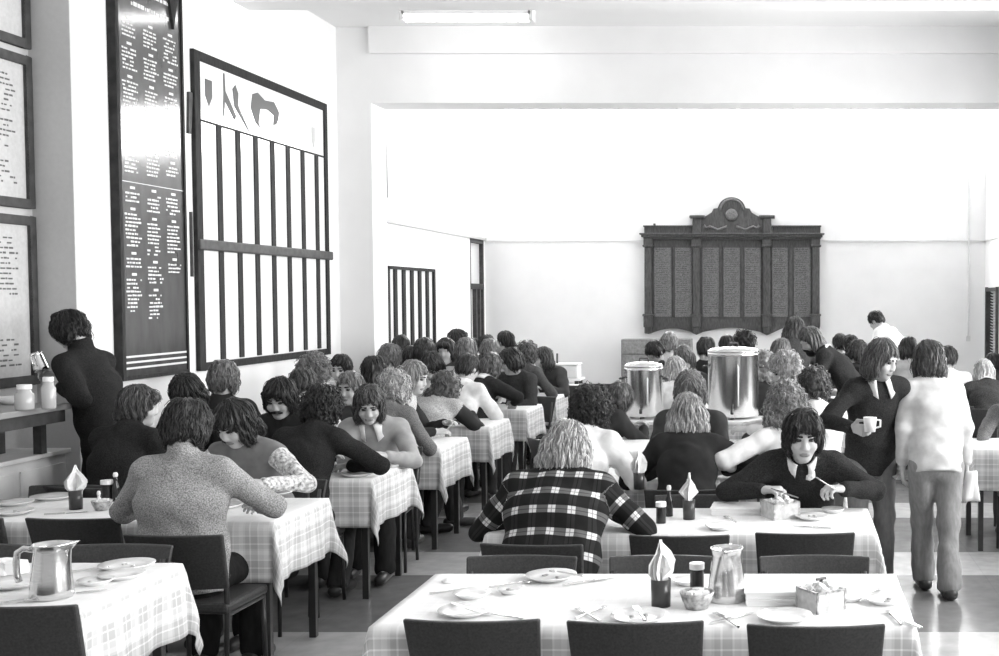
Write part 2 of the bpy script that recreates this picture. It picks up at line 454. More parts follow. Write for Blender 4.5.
PEOPLE = {}
CHAIR_JOBS = []
def person(key, label, u, v, d, rz, hair='mop', hv=.03, top=(.03, 'plain'), sleeves=None, legs=(.06, 'denim'), pitch=25, hyaw=0, roll=0,
           arms='eat', stand=False, pz=None, Lt=None, sh=.165, collar=None, beard=None, palms=None, curl=.45, poles=None, hs=.99, stance=.1,
           shift=0., al=1., stride=0., fat=1., neck='crew', slv=1., cdx=0., chair=True, short=None, bare=False, res=None, flare=.06, group='diners'):
    if collar and neck == 'crew': neck = 'open'
    hw = at_y(u, v, d); rz = math.radians(rz)
    pz = pz or (.88 if stand else .545); Lt = Lt or .69
    dz = hw.z - pz; fl = math.sqrt(max(Lt * Lt - dz * dz, .05 ** 2))
    Rz = Matrix.Rotation(rz, 3, 'Z'); off = Rz @ Vector((shift, fl, 0))
    root_loc = Vector((hw.x - off.x, hw.y - off.y, 0))
    facing = abs(((math.degrees(rz) + hyaw) % 360) - 180) < 100
    if res is None: res = .0065 if d < 7.45 or (facing and d < 8.3) else (.009 if d < 9.3 or (facing and d < 11) else .0125)
    near = res < .008; face = near or (facing and d < 11)
    inf = max(.013, 1.25 * res)
    cat = 'person'
    T = thing('person', label, cat, root_loc, rz, group)
    hc = _np((shift, fl, hw.z)); pel = _np((0, 0, pz))
    ax = hc - pel; L = np.linalg.norm(ax); a = ax / L; b = unit(np.cross(_np((1, 0, 0)), a)) * -1   # b points out of the back
    if b[1] > 0: b = -b
    nb = pel + a * L * .77 + b * .025; chest = pel + a * L * .5 + b * .035; waist = pel + a * L * .2 + b * .008
    up_ = a
    Ls = nb - a * .05 - b * .005 + _np((-sh, 0, 0)); Rs = nb - a * .05 - b * .005 + _np((sh, 0, 0))
    Rh = rot('Z', math.radians(hyaw)) @ rot('X', -math.radians(pitch)) @ rot('Y', math.radians(roll))
    H = lambda x, y, z: hc + Rh @ (_np((x, y, z)) * hs)
    # ---- arms
    tb = fl
    presets = {
        'eat': [(-.11, max(tb + .2, .36), .83), (.12, max(tb + .2, .36), .83)],
        'rest': [(-.05, max(tb + .16, .34), .80), (.07, max(tb + .2, .36), .80)],
        'wide': [(-.15, max(tb + .12, .3), .87), (.15, max(tb + .12, .3), .87)],
        'chin': [(-.06, tb + .11, hw.z - .13), (.1, max(tb + .16, .34), .80)],
        'lap': [(-.12, .32, .66), (.12, .32, .66)],
        'down': [(-.25, .05, pz - .1), (.25, .05, pz - .1)],
    }
    ws = presets[arms] if isinstance(arms, str) else arms
    def loc_(w):
        if w[0] == 'px':
            q = Rz.transposed() @ (at_y(*w[1:]) - root_loc); return _np((q.x, q.y, q.z))
        return _np(w)
    ws = [loc_(w) for w in ws]
    l1, l2 = .285 * al, .255 * al; sh *= 1.06
    el = []
    for i, (S, sgn) in enumerate(((Ls, -1), (Rs, 1))):
        pole = _np(poles[i]) if poles else _np((sgn * .8, -.35, -.7))
        e, w = ik(S, ws[i], l1, l2, pole); el.append(e); ws[i] = w
    # ---- legs
    if stand:
        hips = [pel + _np((-.085, 0, -.03)), pel + _np((.085, 0, -.03))]
        ank = [_np((-stance, -.02 + stride, .085)), _np((stance, -.02 - stride, .085))]
        kn = [(h + q) / 2 + _np((0, .035, 0)) for h, q in zip(hips, ank)]
    else:
        hips = [pel + _np((-.085, .01, -.025)), pel + _np((.085, .01, -.025))]
        kn = [_np((-.11, .43, .53)), _np((.11, .43, .53))]
        j = random.uniform(-.08, .1)
        ank = [_np((-.11, .40 + j, .09)), _np((.12, .38 - j, .09))]
    # ---- body: one continuous surface
    s = SDF()
    W1 = 1.38 * fat
    s.cap(pel, waist, .098, .092, sc=(W1, 1, 1), k=.05); s.cap(waist, chest, .092, .102, sc=(W1, 1, 1), k=.05)
    s.cap(chest, nb - a * .07, .102, .085, sc=(W1, 1, 1), k=.05)
    s.cap(Ls, Rs, .05, k=.05)
    s.cap(nb - a * .03, H(0, -.025, -.075), .056, .052, k=.04)
    for i, S in enumerate((Ls, Rs)):
        s.cap(S, el[i], .042, .034, k=.03); s.cap(el[i], ws[i], .034, .024, k=.015)
        s.cap(hips[i], kn[i], .078, .05, k=.04); s.cap(kn[i], ank[i], .048, .034, k=.03)
        ft = ank[i] + _np((0, .14, -.045)); s.cap(ank[i] + _np((0, -.02, -.035)), ft, .032, .028, k=.02)
        f = ws[i] - el[i]
        pn = _np(palms[i]) if palms else _np((0, 0, -1.)) + _np(((1, -1)[i] * .5, 0, 0))
        c = curl[i] if isinstance(curl, (tuple, list)) else curl
        hf = unit(f) if not stand or arms != 'down' else unit(f)
        hand(s, ws[i], hf, pn, (-1, 1)[i], c, res)
    s.ell(H(0, -.012, .03), _np((.075, .096, .098)) * hs, Rh, k=.02)
    s.ell(H(0, .028, -.05), _np((.058, .066, .072)) * hs, Rh, k=.04)
    s.ell(H(0, .068, -.095), _np((.026, .022, .02)) * hs, Rh, k=.03)           # chin
    s.cap(H(-.035, .085, .032), H(.035, .085, .032), .012, k=.02)              # brow ridge
    for q in (-1, 1):
        s.ell(H(q * .042, .062, -.03), _np((.022, .026, .022)) * hs, Rh, k=.03)   # cheek
        s.ell(H(q * .078, -.008, -.005), _np((.01, .02, .032)) * hs, Rh, k=.01)   # ear
        if face: s.cut(H(q * .032, .1, .012), _np((.017, .014, .011)) * hs, Rh, k=.012)
    s.cap(H(0, .09, .012), H(0, .104, -.026), .0095, .0125, k=.016)           # nose
    if near:
        for q in (-1, 1): s.ell(H(q * .013, .1, -.032), _np((.009, .01, .008)) * hs, Rh, k=.008)
        s.cap(H(-.021, .084, -.06), H(.021, .084, -.06), .0065, k=.006); s.cap(H(-.017, .083, -.071), H(.017, .083, -.071), .0065, k=.006)
    V, Q = s.mesh(res)
    np_obj('body', V, Q, M['skin'], T)
    if face and facing:
        e = SDF().cap(H(-.021, .088, -.0655), H(.021, .088, -.0655), .0055, .0055).cap(H(-.008, .091, -.0655), H(.008, .091, -.0655), .0075, .0075)
        V, Q = e.mesh(.003); np_obj('mouth', V, Q, M['lip'], T)
        for q in (-1, 1):
            e = SDF().ell(H(q * .032, .083, .012), _np((.0155, .0125, .0095)) * hs, Rh)
            V, Q = e.mesh(.003); np_obj('eye', V, Q, M['eye'], T)
            e = SDF().cap(H(q * .017, .098, .034), H(q * .046, .088, .035), .0062, .004)
            V, Q = e.mesh(.003); np_obj('eyebrow', V, Q, hairm(hv), T)
    # ---- upper garment
    def torso(s, inf):
        s.cap(pel + a * .0, waist, .1 + inf, .103 + inf, sc=(W1, 1, 1), k=.05); s.cap(waist, chest, .103 + inf, .107 + inf, sc=(W1, 1, 1), k=.05)
        s.cap(chest, nb - a * .07, .104 + inf, .087 + inf, sc=(W1, 1, 1), k=.05)
        s.cap(Ls, Rs, .05 + inf, k=.05)
        for S in (Ls, Rs): s.cap(nb + a * .005, S * .8 + nb * .2 + a * .012, .042 + inf, .04 + inf, k=.04)
        s.cap(pel - a * .09, pel, .104 + inf, .1 + inf, sc=(W1, 1, 1), k=.04)
        if neck == 'roll': s.cap(nb - a * .03, nb + (H(0, -.025, -.075) - nb) * .5, .058 + inf, .056 + inf, k=.02)
        elif neck == 'crew': s.cap(nb - a * .04, nb + (H(0, -.025, -.075) - nb) * .22, .06 + inf, .056 + inf, k=.03)
    def sleeve(s, inf, upto=1.):
        for i, S in enumerate((Ls, Rs)):
            s.cap(S, el[i], .05 + inf, .041 + inf, k=.035)
            if upto > .5: s.cap(el[i], el[i] + (ws[i] - el[i]) * (.93 * upto), .037 + inf, .027 + inf, k=.015)
    ph = random.uniform(0, 50)
    fold = lambda V: .007 * wob(V, 15, ph) + .0045 * wob(V, 34, ph + 3)
    def weave(V):
        best = np.full(len(V), 9.); W = np.zeros((len(V), 3)); W[:, 0] = V[:, 0]; W[:, 1] = (V - pel) @ a
        dt = np.abs(V[:, 0]) - .2
        for i, S in enumerate((Ls, Rs)):
            for (A, B, off) in ((S, el[i], .0), (el[i], ws[i], l1)):
                e = B - A; h = np.clip(((V - A) @ e) / (e @ e), 0, 1); dd = np.linalg.norm(V - A - h[:, None] * e, axis=1)
                arm = (dd < .075) & (dd < best) & (np.abs(V[:, 0]) > sh * .92) & ((h > .12) | (off > 0))
                best = np.where(arm, dd, best)
                u_ = unit(np.cross(e, _np((0, .3, 1)))); v_ = unit(np.cross(e, u_))
                ang = np.arctan2((V - A) @ u_, (V - A) @ v_)
                W[arm, 0] = (ang * .06)[arm]; W[arm, 1] = (h * np.linalg.norm(e) + off)[arm]
        return W
    gname = {'plaid': 'checked_jacket', 'tweed': 'jacket', 'print': 'blouse', 'plain': 'shirt', 'knit': 'sweater'}.get(top[1], 'sweater')
    if top[0] < .1 and top[1] == 'plain': gname = 'sweater'
    s = SDF(); torso(s, inf)
    if sleeves is None: sleeve(s, inf, slv)
    s.plane(pel - a * .075, -a)
    V, Q = s.mesh(res)
    np_obj(gname, V, Q, clothm(*top), T, fold, ('weave', weave(V)) if top[1] == 'plaid' else None)
    if sleeves:
        s = SDF(); sleeve(s, inf * .9, slv); V, Q = s.mesh(res); np_obj('shirt_sleeves', V, Q, clothm(*sleeves), T, fold)
    # ---- trousers and shoes
    li = inf * .8
    s = SDF(); s.cap(pel - a * .02, pel - _np((0, 0, .03)), .094 + li, .094 + li, sc=(W1, 1, 1), k=.05)
    for i in range(2):
        s.cap(hips[i], kn[i], .082 + li, .056 + li, k=.03); s.cap(kn[i], ank[i] + _np((0, 0, .0)), .055 + li, flare + li * .5, k=.03)
    s.plane((0, 0, .055), (0, 0, -1.))
    V, Q = s.mesh(res); np_obj('trousers', V, Q, clothm(*legs), T, fold)
    for i in range(2):
        s = SDF().cap(ank[i] + _np((0, -.045, -.045)), ank[i] + _np((0, .15, -.05)), .045, .038, sc=(1, 1, .9), k=.02)
        s.plane((0, 0, .002), (0, 0, -1.)); V, Q = s.mesh(max(res, .009)); np_obj('shoe', V, Q, M['shoe'], T)
    # ---- hair
    s = SDF(); E_ = lambda c, r, k=.02: s.ell(H(*c), _np(r) * hs, Rh, k=k)
    hr = res if near else max(.0085, res * .85)
    back = nb + b * .045; dn = _np((0, 0, -1.))
    curly = 'curly' in hair or hair == 'wavy'
    big = 1.16 if 'curly' in hair else (1.05 if hair in ('mop', 'shaggy', 'wavy') else 1.)
    E_((0, -.014, .038), (.09 * big, .108 * big, .104 * big))
    E_((0, -.07, -.01), (.07 * big, .045 * big, .085 * big))
    if hair in ('mop', 'shaggy', 'curly', 'wavy', 'bob', 'long', 'longcurly', 'parted'):
        for q in (-1, 1): E_((q * .072, -.012, -.012), (.026 * big, .066 * big, .08))
    if hair in ('mop', 'shaggy'):
        E_((0, .066, .08), (.064, .04, .03)); E_((-.03, .08, .07), (.04, .022, .022)); E_((.035, .08, .068), (.034, .022, .024))
        E_((0, -.085, -.06), (.06, .04, .06))
    if hair == 'shaggy':
        for q in (-1, 1): E_((q * .076, .02, -.055), (.02, .045, .06))
        E_((0, -.085, -.1), (.075, .04, .06))
    if hair in ('bob', 'parted'):
        for q in (-1, 1): E_((q * .074, -.005, -.06), (.028, .06, .075))
        E_((0, -.075, -.075), (.075, .045, .075))
        if hair == 'bob': E_((0, .075, .07), (.06, .032, .034))
    if hair in ('long', 'longcurly', 'ponytail'):
        if hair == 'ponytail':
            s.cap(H(0, -.11, .03), H(0, -.15, -.05), .03, .035, k=.02); s.cap(H(0, -.15, -.05), H(0, -.13, -.17), .035, .015, k=.02)
        else:
            w = .075 if hair == 'long' else .09
            for q in (-1, -.5, 0, .5, 1):
                p0 = H(q * w, -.07 + .03 * abs(q), -.02); p1 = back + _np((q * w * 1.15, .0 + .03 * abs(q), -.01)) + dn * .03
                pm = (p0 + p1) / 2 + b * .012
                s.cap(p0, pm, .042 * hs, .038, k=.03); s.cap(pm, p1 + dn * random.uniform(0, .04), .038, .018, k=.03)
            for q in (-1, 1): s.cap(H(q * .082, .0, .0), nb + _np((q * .1, .06, -.02)), .032, .02, k=.03)
    fr = {'mop': .054, 'shaggy': .053, 'bob': .052}.get(hair, .064)
    s.cut(H(0, .105, -.034 if fr < .055 else -.033), _np((fr + .006, .085, .09 if fr < .055 else .102)) * hs, Rh, k=.012)
    if hair in ('short', 'curly', 'wavy', 'mop', 'ponytail', 'parted'):
        s.plane(H(0, -.02, {'curly': -.1, 'mop': -.105, 'wavy': -.11, 'parted': -.14}.get(hair, -.075)), Rh @ _np((0, -.25, -1.)))
    V, Q = s.mesh(hr)
    amp = .013 if 'curly' in hair else (.008 if hair == 'wavy' else .0045)
    Ri = Rh.T
    def hd(V):
        l = (V - hc) @ Rh
        if curly: return amp * wob(V, 75, ph) + amp * .5 * wob(V, 140, ph)
        az = np.arctan2(l[:, 0], l[:, 1] + .02)
        return amp * np.sin(az * 17 + 3 * np.sin(l[:, 2] * 30 + ph)) + amp * .7 * np.sin(az * 39 + l[:, 2] * 25) + .003 * wob(V, 30, ph)
    hair_obj(V, Q, hairm(hv), T, hd, hc, Rh, hair, 0 if near else (1 if res < .01 else 2), random.Random(len(PEOPLE)))
    if beard:
        s = SDF()
        if beard in ('full',):
            s.ell(H(0, .05, -.09), _np((.06, .055, .055)) * hs, Rh, k=.03); s.cut(H(0, .09, -.01), _np((.05, .06, .05)) * hs, Rh, k=.01)
        s.cap(H(-.035, .09, -.058), H(0, .108, -.044), .009, .01, k=.01); s.cap(H(.035, .09, -.058), H(0, .108, -.044), .009, .01, k=.01)
        V, Q = s.mesh(.006); np_obj('beard' if beard == 'full' else 'moustache', V, Q, hairm(hv), T)
    if collar:
        mb = MB(); cn = 26; ctr = nb - a * .005 - b * .01; axn = unit(H(0, -.02, -.08) - nb)
        xx = _np((1, 0, 0)); yy = unit(np.cross(axn, xx))
        if yy[1] < 0: yy = -yy
        rings = []
        for (r, h, th) in ((.066, .05, 0), (.072, .054, 0), (.086, .022, 0), (.1 if collar < 2 else .105, -.012, 1)):
            ring = []
            for k in range(cn + 1):
                t = math.radians(112 + (316) * k / cn) - PI / 2 + math.radians(-22 + 90)
                t = PI / 2 + math.radians(22 + 316 * k / cn)
                fr_ = max(0, 1 - min(k, cn - k) / 4.)
                dropf = th * fr_ * .042
                ring.append(ctr + (xx * math.cos(t) * r + yy * math.sin(t) * r * 1.0) + axn * (h - dropf) + yy * dropf * .35)
            rings.append(ring)
        vs = [p for rg in rings for p in rg]; m_ = cn + 1
        mb.add(vs, [(i * m_ + k, i * m_ + k + 1, (i + 1) * m_ + k + 1, (i + 1) * m_ + k) for i in range(3) for k in range(cn)])
        o = mb.build('collar', clothm(.8, 'plain'), T, smooth=True)
        so = o.modifiers.new('thick', 'SOLIDIFY'); so.thickness = .005; so.offset = 1
    mw = Matrix.Translation(root_loc) @ Matrix.Rotation(rz, 4, 'Z')
    info = dict(root=T, mw=mw, wrists=[mw @ Vector(w) for w in ws], elbows=[mw @ Vector(e) for e in el], fl=fl)
    PEOPLE[key] = info
    if chair and not stand:
        CHAIR_JOBS.append((mw @ Vector((cdx, .035, 0)), rz, short or label))
    return info
# ------------------------------------------------------------------ the hall
WX = -4.6; AX = -4.87; RX = 3.25; BY = 19.2; CZ = 4.6
def setting():
    struct(MB().lohi((-6, -1.5, -.1), (4.0, BY + .3, 0)).build('floor', M['floor']))
    struct(MB().lohi((-5.2, -1.5, CZ), (3.5, 12.5, CZ + .1)).lohi((-5.2, 12.3, 5.3), (3.5, BY + .3, 5.4)).build('ceiling', M['ceiling']))
    struct(MB().lohi((WX - .6, 7.68, 0), (WX, 12.207, CZ)).build('wall_left', M['wall']))
    struct(MB().lohi((AX - .3, -1.5, 0), (AX, 7.68, CZ)).build('wall_left_alcove', M['alcove_shade']))
    struct(MB().lohi((AX, 7.664, 0), (WX, 7.68, CZ)).build('wall_left_return', M['alcove_shade']))
    struct(MB().lohi((AX - .3, 12.64, 0), (AX, 18.28, 5.35)).lohi((AX - .3, 18.28, 2.76), (AX, 19.2, 5.35)).lohi((AX - .3, 19.12, 0), (AX, 19.2, 2.76)).build('wall_left_recess', M['wall']))
    struct(MB().lohi((AX - .3, BY, 0), (RX + .4, BY + .25, 4.2)).lohi((AX - .3, BY, 5.2), (RX + .4, BY + .25, 5.4)).lohi((AX - .3, BY, 4.2), (AX + .3, BY + .25, 5.2)).lohi((RX - .3, BY, 4.2), (RX + .4, BY + .25, 5.2)).build('wall_back', M['wall']))
    # pier and lintel between the two bays, the stepped beam nearer
    struct(MB().lohi((WX - .6, 12.207, 0), (-4.25, 12.64, CZ)).build('pillar_left', M['wall']))
    struct(MB().lohi((-4.25, 12.207, 3.83), (RX, 12.64, 5.35)).lohi((-4.25, 12.16, 4.33), (RX, 12.207, CZ)).build('beam_back', M['wall']))
    struct(MB().lohi((WX, 9.95, 4.30), (RX, 10.24, CZ)).build('beam_front', M['wall']))
    # right wall with window openings
    wins = [(1.2, 3.6), (4.9, 7.3), (8.4, 11.2), (13.4, 16.6)]
    mb = MB(); y = -1.5; z0, z1 = 1.0, 3.9
    for a, b in wins:
        mb.lohi((RX, y, 0), (RX + .35, a, CZ)); mb.lohi((RX, a, 0), (RX + .35, b, z0)); mb.lohi((RX, a, z1), (RX + .35, b, CZ)); y = b
    mb.lohi((RX, y, 0), (RX + .35, 17.95, CZ)); mb.lohi((RX, 17.95, 0), (RX + .35, 18.95, .75)); mb.lohi((RX, 17.95, 1.98), (RX + .35, 18.95, CZ)); mb.lohi((RX, 18.95, 0), (RX + .35, BY, CZ)); mb.lohi((RX, 12.3, CZ), (RX + .35, BY + .2, 5.4))
    struct(mb.build('wall_right', M['wall']))
    n = 0
    for a, b in wins:
        n += 1
        fr = MB(); t = .06
        for yy in (a + t / 2, (a * 2 + b) / 3, (a + 2 * b) / 3, b - t / 2): fr.box((RX + .2, yy, (z0 + z1) / 2), (.07, t, z1 - z0))
        for zz in (z0 + t / 2, 2.9, z1 - t / 2): fr.box((RX + .2, (a + b) / 2, zz), (.07, b - a, t))
        o = struct(fr.build('window_%d' % n, M['white_metal']))
        MB().box((RX + .21, (a + b) / 2, (z0 + z1) / 2), (.006, b - a, z1 - z0)).build('pane', M['glass'], o)
        MB().lohi((RX - .08, a - .05, z0 - .04), (RX + .3, b + .05, z0)).build('sill', M['white_metal'], o)
    # window by the far corner: dark frame with a louvred blind
    fr = MB()
    for yy in (17.98, 18.92): fr.box((RX + .02, yy, 1.365), (.12, .07, 1.25))
    for zz in (.78, 1.95): fr.box((RX + .02, 18.45, zz), (.12, 1.0, .06))
    o = struct(fr.build('window_5', M['frame']))
    sl = MB()
    for k in range(24): sl.box((RX + .05, 18.45, .84 + k * .0465), (.04, .86, .006), Matrix.Rotation(.6, 3, 'Y'))
    sl.build('blind', M['panel_paint'], o)
    MB().box((RX + .16, 18.45, 1.365), (.006, .9, 1.2)).build('pane', M['glass'], o)
    # glazed door in the far left corner
    fr = MB()
    for yy in (18.31, 18.66, 18.88, 19.09): fr.box((AX - .05, yy, 1.0 if yy in (18.66, 18.88) else 1.38), (.1, .06, 2.0 if yy in (18.66, 18.88) else 2.76))
    for zz in (2.0, 2.73, .06): fr.box((AX - .05, 18.7, zz), (.1, .84, .09))
    o = struct(fr.build('door_1', M['frame']))
    MB().lohi((AX - .07, 18.33, .1), (AX - .06, 19.07, 2.7)).build('pane', M['frosted'], o)
    struct(MB().lohi((AX - .6, 18.0, 0), (AX - .55, 19.3, 3)).build('wall_passage', M['wall']))
    # picture rail, skirting
    struct(MB().lohi((AX, 12.64, 2.745), (AX + .03, BY, 2.785)).build('trim_1', M['grey_paint']))
    struct(MB().lohi((AX, BY - .02, 2.735), (RX, BY, 2.755)).build('trim_2', M['panel_paint']))
    struct(MB().lohi((RX - .02, 12.64, 2.735), (RX, BY, 2.755)).build('trim_3', M['panel_paint']))
    struct(MB().lohi((AX, BY - .05, 0), (RX, BY, .42)).build('baseboard_back', M['oak']))
    struct(MB().lohi((WX, 7.68, 0), (WX + .02, 12.207, .18)).build('baseboard_left', M['frame']))
    struct(MB().lohi((AX, 12.64, 0), (AX + .02, 18.28, .18)).build('baseboard_recess', M['frame']))
    # daylit clerestory high in the far wall
    o = MB().lohi((AX + .3, BY + .1, 4.2), (RX - .3, BY + .12, 5.2)).build('window_6', M['sky_glass']); struct(o)
    g = MB()
    for k in range(9): g.box((AX + .3 + .94 * k, BY + .07, 4.7), (.04, .06, 1.0))
    g.build('glazing_bar', M['white_metal'], o)
    # cable conduit down the back wall
    mb = MB().tube([(2.98, BY - .02, 4.2), (2.98, BY - .02, 1.14)], .014, 8).box((2.98, BY - .03, 1.16), (.06, .05, .09))
    tag(mb.build('cable_conduit', M['panel_paint']), 'thin vertical cable conduit running down the back wall near the corner', 'cable')
    # strip lamp
    t = thing('ceiling_lamp', 'white fluorescent strip lamp fixed under the ceiling beam', 'lamp', (-3.02, 11.35, CZ))
    MB().lohi((-.62, -.07, -.09), (.62, .07, 0)).build('housing', M['white_metal'], t, bevel=.01)
    for yy in (-.05, .05): MB().tube([(-.6, yy, -.11), (.6, yy, -.11)], .019, 10).build('tube', M['tube'], t, smooth=True)
    for xx in (-.61, .61): MB().lohi((xx - .02, -.07, -.14), (xx + .02, .07, -.02)).build('end_cap', M['white_metal'], t)
    for xx in (-.4, .4): MB().tube([(xx, 0, -.02), (xx, 0, .0)], .02).build('bracket', M['white_metal'], t)

def words(mb, x0, x1, y0, h, plane, rnd, dens=.75):
    """one line of illegible lettering: short raised dashes between x0 and x1 at height y0"""
    x = x0
    while x < x1 - .008:
        w = min(rnd.uniform(.012, .05), x1 - x)
        if rnd.random() < dens: plane(mb, x, x + w, y0, h * rnd.uniform(.7, 1.))
        x += w + rnd.uniform(.006, .014)

def left_boards():
    rnd = random.Random(3)
    # --- framed sheets in the alcove, one above the other
    for k, (z0, z1, dsc, tier) in enumerate(((1.28, 2.36, 'lowest of the framed typed name sheets, beside the counter', 0), (2.41, 3.38, 'middle framed typed name sheet above the counter', 1), (3.43, 4.4, 'topmost framed sheet in the stack above the counter, blank paper visible', 2))):
        t = thing('framed_name_sheet', dsc, 'frame', (AX, 7.1, z0), 0, 'framed name sheets')
        h = z1 - z0; y0, y1 = -.56, .55
        fr = MB()
        for yy in (y0 + .03, y1 - .03): fr.lohi((0, yy - .03, 0), (.035, yy + .03, h))
        for zz in (.03, h - .03): fr.lohi((0, y0 + .06, zz - .03), (.035, y1 - .06, zz + .03))
        fr.build('frame', M['frame'], t, bevel=.004)
        MB().lohi((0, y0 + .06, .06), (.012, y1 - .06, h - .06)).build('sheet', M['dimmed_sheet'], t)
        mb = MB(); pl = lambda m, a, b, z, hh: m.lohi((.012, a, z), (.0135, b, z + hh))
        zs = h - .15
        rows = 0
        while zs > .12 and tier < 2:
            if not (tier == 0 and .3 < zs < .55) and not (tier == 1 and .28 < zs < .36):
                words(mb, .06 + rnd.uniform(0, .04), .42 - rnd.uniform(0, .12), zs, .013, pl, rnd); words(mb, -.42, -.06 - rnd.uniform(0, .12), zs, .013, pl, rnd)
            zs -= .032
        if tier < 2: tag(mb.build('lettering', M['ink'], t), kind='stuff')
        else: MB().lohi((.012, .0, h - .45), (.02, .25, h - .1)).build('crest', M['ink'], t)
    # --- tall dark board
    t = thing('name_board', 'tall black name board with columns of pale lettering on the white wall', 'board', (WX, 8.54, 1.265))
    MB().lohi((0, -.44, 0), (.05, .44, 3.0)).build('panel', M['dark_board'], t)
    fr = MB().lohi((0, -.46, 0), (.062, -.42, 3.02)).lohi((0, .42, 0), (.062, .445, 3.02)).lohi((0, -.44, 2.99), (.07, .44, 3.03)).lohi((0, -.44, -.0), (.06, .44, .03))
    fr.build('frame', M['black_wood'], t)
    ln = MB()
    for zz in (.075, .115, .155): ln.lohi((.05, -.42, zz), (.0515, .42, zz + .014))
    ln.lohi((.05, -.42, 1.375), (.0512, .42, 1.38))
    tag(ln.build('gilt_line', M['gold'], t), kind='stuff')
    mb = MB(); pl = lambda m, a, b, z, hh: m.lohi((.05, a, z), (.0515, b, z + hh))
    for c, (a, b) in enumerate(((-.38, -.17), (-.1, .11), (.17, .38))):
        for (zt, zb) in ((1.33, .42 if c < 2 else .72), (2.5, 1.43)):
            z = zt; run = 0
            while z > zb:
                if run == 0:
                    pl(mb, (a + b) / 2 - .03, (a + b) / 2 + .03, z, .018); run = rnd.randint(3, 9); z -= .036
                else:
                    words(mb, a + rnd.uniform(0, .02), b - rnd.uniform(0, .07), z, .014, pl, rnd, .9); run -= 1; z -= .027
                    if run == 0: z -= .03
    for z, a, b in ((2.72, -.28, .3), (2.61, -.24, .26)): words(mb, a, b, z, .03, pl, rnd, 1.)
    tag(mb.build('lettering', M['gold'], t), kind='stuff')
    MB().prism([(-.06, 0), (0, -.22), (.06, 0), (.09, .2), (.03, .3), (-.05, .28), (-.1, .16)], .02, Matrix.Translation((.05, .3, 2.78)) @ Matrix.Rotation(PI / 2, 4, 'Z') @ Matrix.Translation((0, -.02, 0))).build('crest', M['black_wood'], t)
    # --- big team board: nine bars, a drawn heading, a heavy middle rail
    y0, y1 = 9.2, 11.86; n = 8
    t = thing('team_board', 'large white team board with black bars and drawn heading on the wall', 'board', (WX, y0, 1.265))
    W = y1 - y0; Hh = 2.497
    MB().lohi((.001, .012, .012), (.02, W - .012, Hh - .012)).build('backing', M['sheet'], t)
    fr = MB().lohi((0, 0, 0), (.035, .09, Hh)).lohi((0, W - .08, 0), (.035, W, Hh)).lohi((0, .09, Hh - .075), (.035, W - .08, Hh)).lohi((0, .09, 0), (.035, W - .08, .06))
    fr.build('frame', M['black_wood'], t, bevel=.006)
    for k in range(1, n):
        yy = .07 + .331 * k
        MB().lohi((.02, yy - .041, .07), (.03, yy + .041, 1.955)).build('bar', M['black_wood'], t, bevel=.003)
    MB().lohi((.02, .0, .945), (.055, W + .05, 1.03)).build('middle_rail', M['frame'], t, bevel=.012)
    MB().lohi((.02, .09, 1.955), (.03, W - .07, 1.97)).build('heading_line', M['black_wood'], t)
    Mx = lambda y, z: Matrix.Translation((.02, y, z)) @ Matrix.Rotation(PI / 2, 4, 'Z') @ Matrix.Scale(-1, 4, (0, 1, 0))
    sh = [(-.055, .1), (.055, .1), (.055, -.03), (.0, -.11), (-.055, -.03)]
    MB().prism(sh, .004, Mx(.25, 2.2)).build('shield', M['ink'], t)
    MB().prism([(x * .7, z * .9) for x, z in sh], .004, Mx(2.33, 2.13)).build('shield', M['ink_pale'], t)
    em = MB().prism([(-.03, .2), (-.01, .2), (.0, .06), (.19, -.12), (.15, -.15), (-.01, -.02), (-.03, -.15), (-.045, -.15), (-.03, .04)], .004, Mx(.53, 2.2))
    em.prism([(.13, .1), (.18, .14), (.23, .08), (.22, -.02), (.42, -.2), (.41, -.21), (.16, -.04)], .004, Mx(.53, 2.2))
    em.prism([(0, .0), (.04, .16), (.15, .2), (.3, .14), (.5, .16), (.62, .06), (.6, -.02), (.55, -.1), (.48, -.12), (.5, 0), (.36, .04), (.2, .02), (.16, -.14), (.2, -.2), (.1, -.16)], .004, Mx(.99, 2.2) @ Matrix.Scale(.92, 4, (1, 0, 0)) @ Matrix.Scale(.75, 4, (0, 0, 1)))
    em.build('drawn_heading', M['ink'], t)
    # --- narrow wedge brackets on the wall
    for (yy, z0, z1, g, lab) in ((9.165, 3.1, 3.42, .06, 'thin dark wedge hanging beside the top of the big team board'), (9.17, 2.0, 2.5, .03, 'narrow dark strip on the white wall between the two big boards')):
        mb = MB().prism([(0, z1 - z0), (-.02, 0), (.02 - g * .0, 0), (g, z1 - z0)] if g > .05 else [(-.008, 0), (.008, 0), (.008, z1 - z0), (-.008, z1 - z0)], .02, Matrix.Translation((WX, yy, z0)) @ Matrix.Rotation(PI / 2, 4, 'Z') @ Matrix.Translation((-.02, -.02, 0)))
        tag(mb.build('wall_strip', M['frame']), lab, 'strip')
    mb = MB().prism([(0, 0), (.05, .65), (-.05, .65)], .02, Matrix.Translation((AX, 14.5, 3.05)) @ Matrix.Rotation(PI / 2, 4, 'Z') @ Matrix.Translation((0, -.02, 0)))
    tag(mb.build('wall_strip', M['ink_pale']), 'grey tapering strip high on the recessed wall past the pillar', 'strip')
    # --- smaller barred board in the recess
    t = thing('team_board', 'smaller white board with black bars on the recessed wall beyond the pillar', 'board', (AX, 14.35, 1.15))
    W = 1.96; Hh = 1.07
    MB().lohi((.001, .012, .012), (.02, W - .012, Hh - .012)).build('backing', M['sheet'], t)
    MB().lohi((0, 0, 0), (.05, .08, Hh)).lohi((0, W - .07, 0), (.05, W, Hh)).lohi((0, 0, Hh - .04), (.05, W, Hh)).lohi((0, 0, 0), (.05, W, .05)).build('frame', M['black_wood'], t)
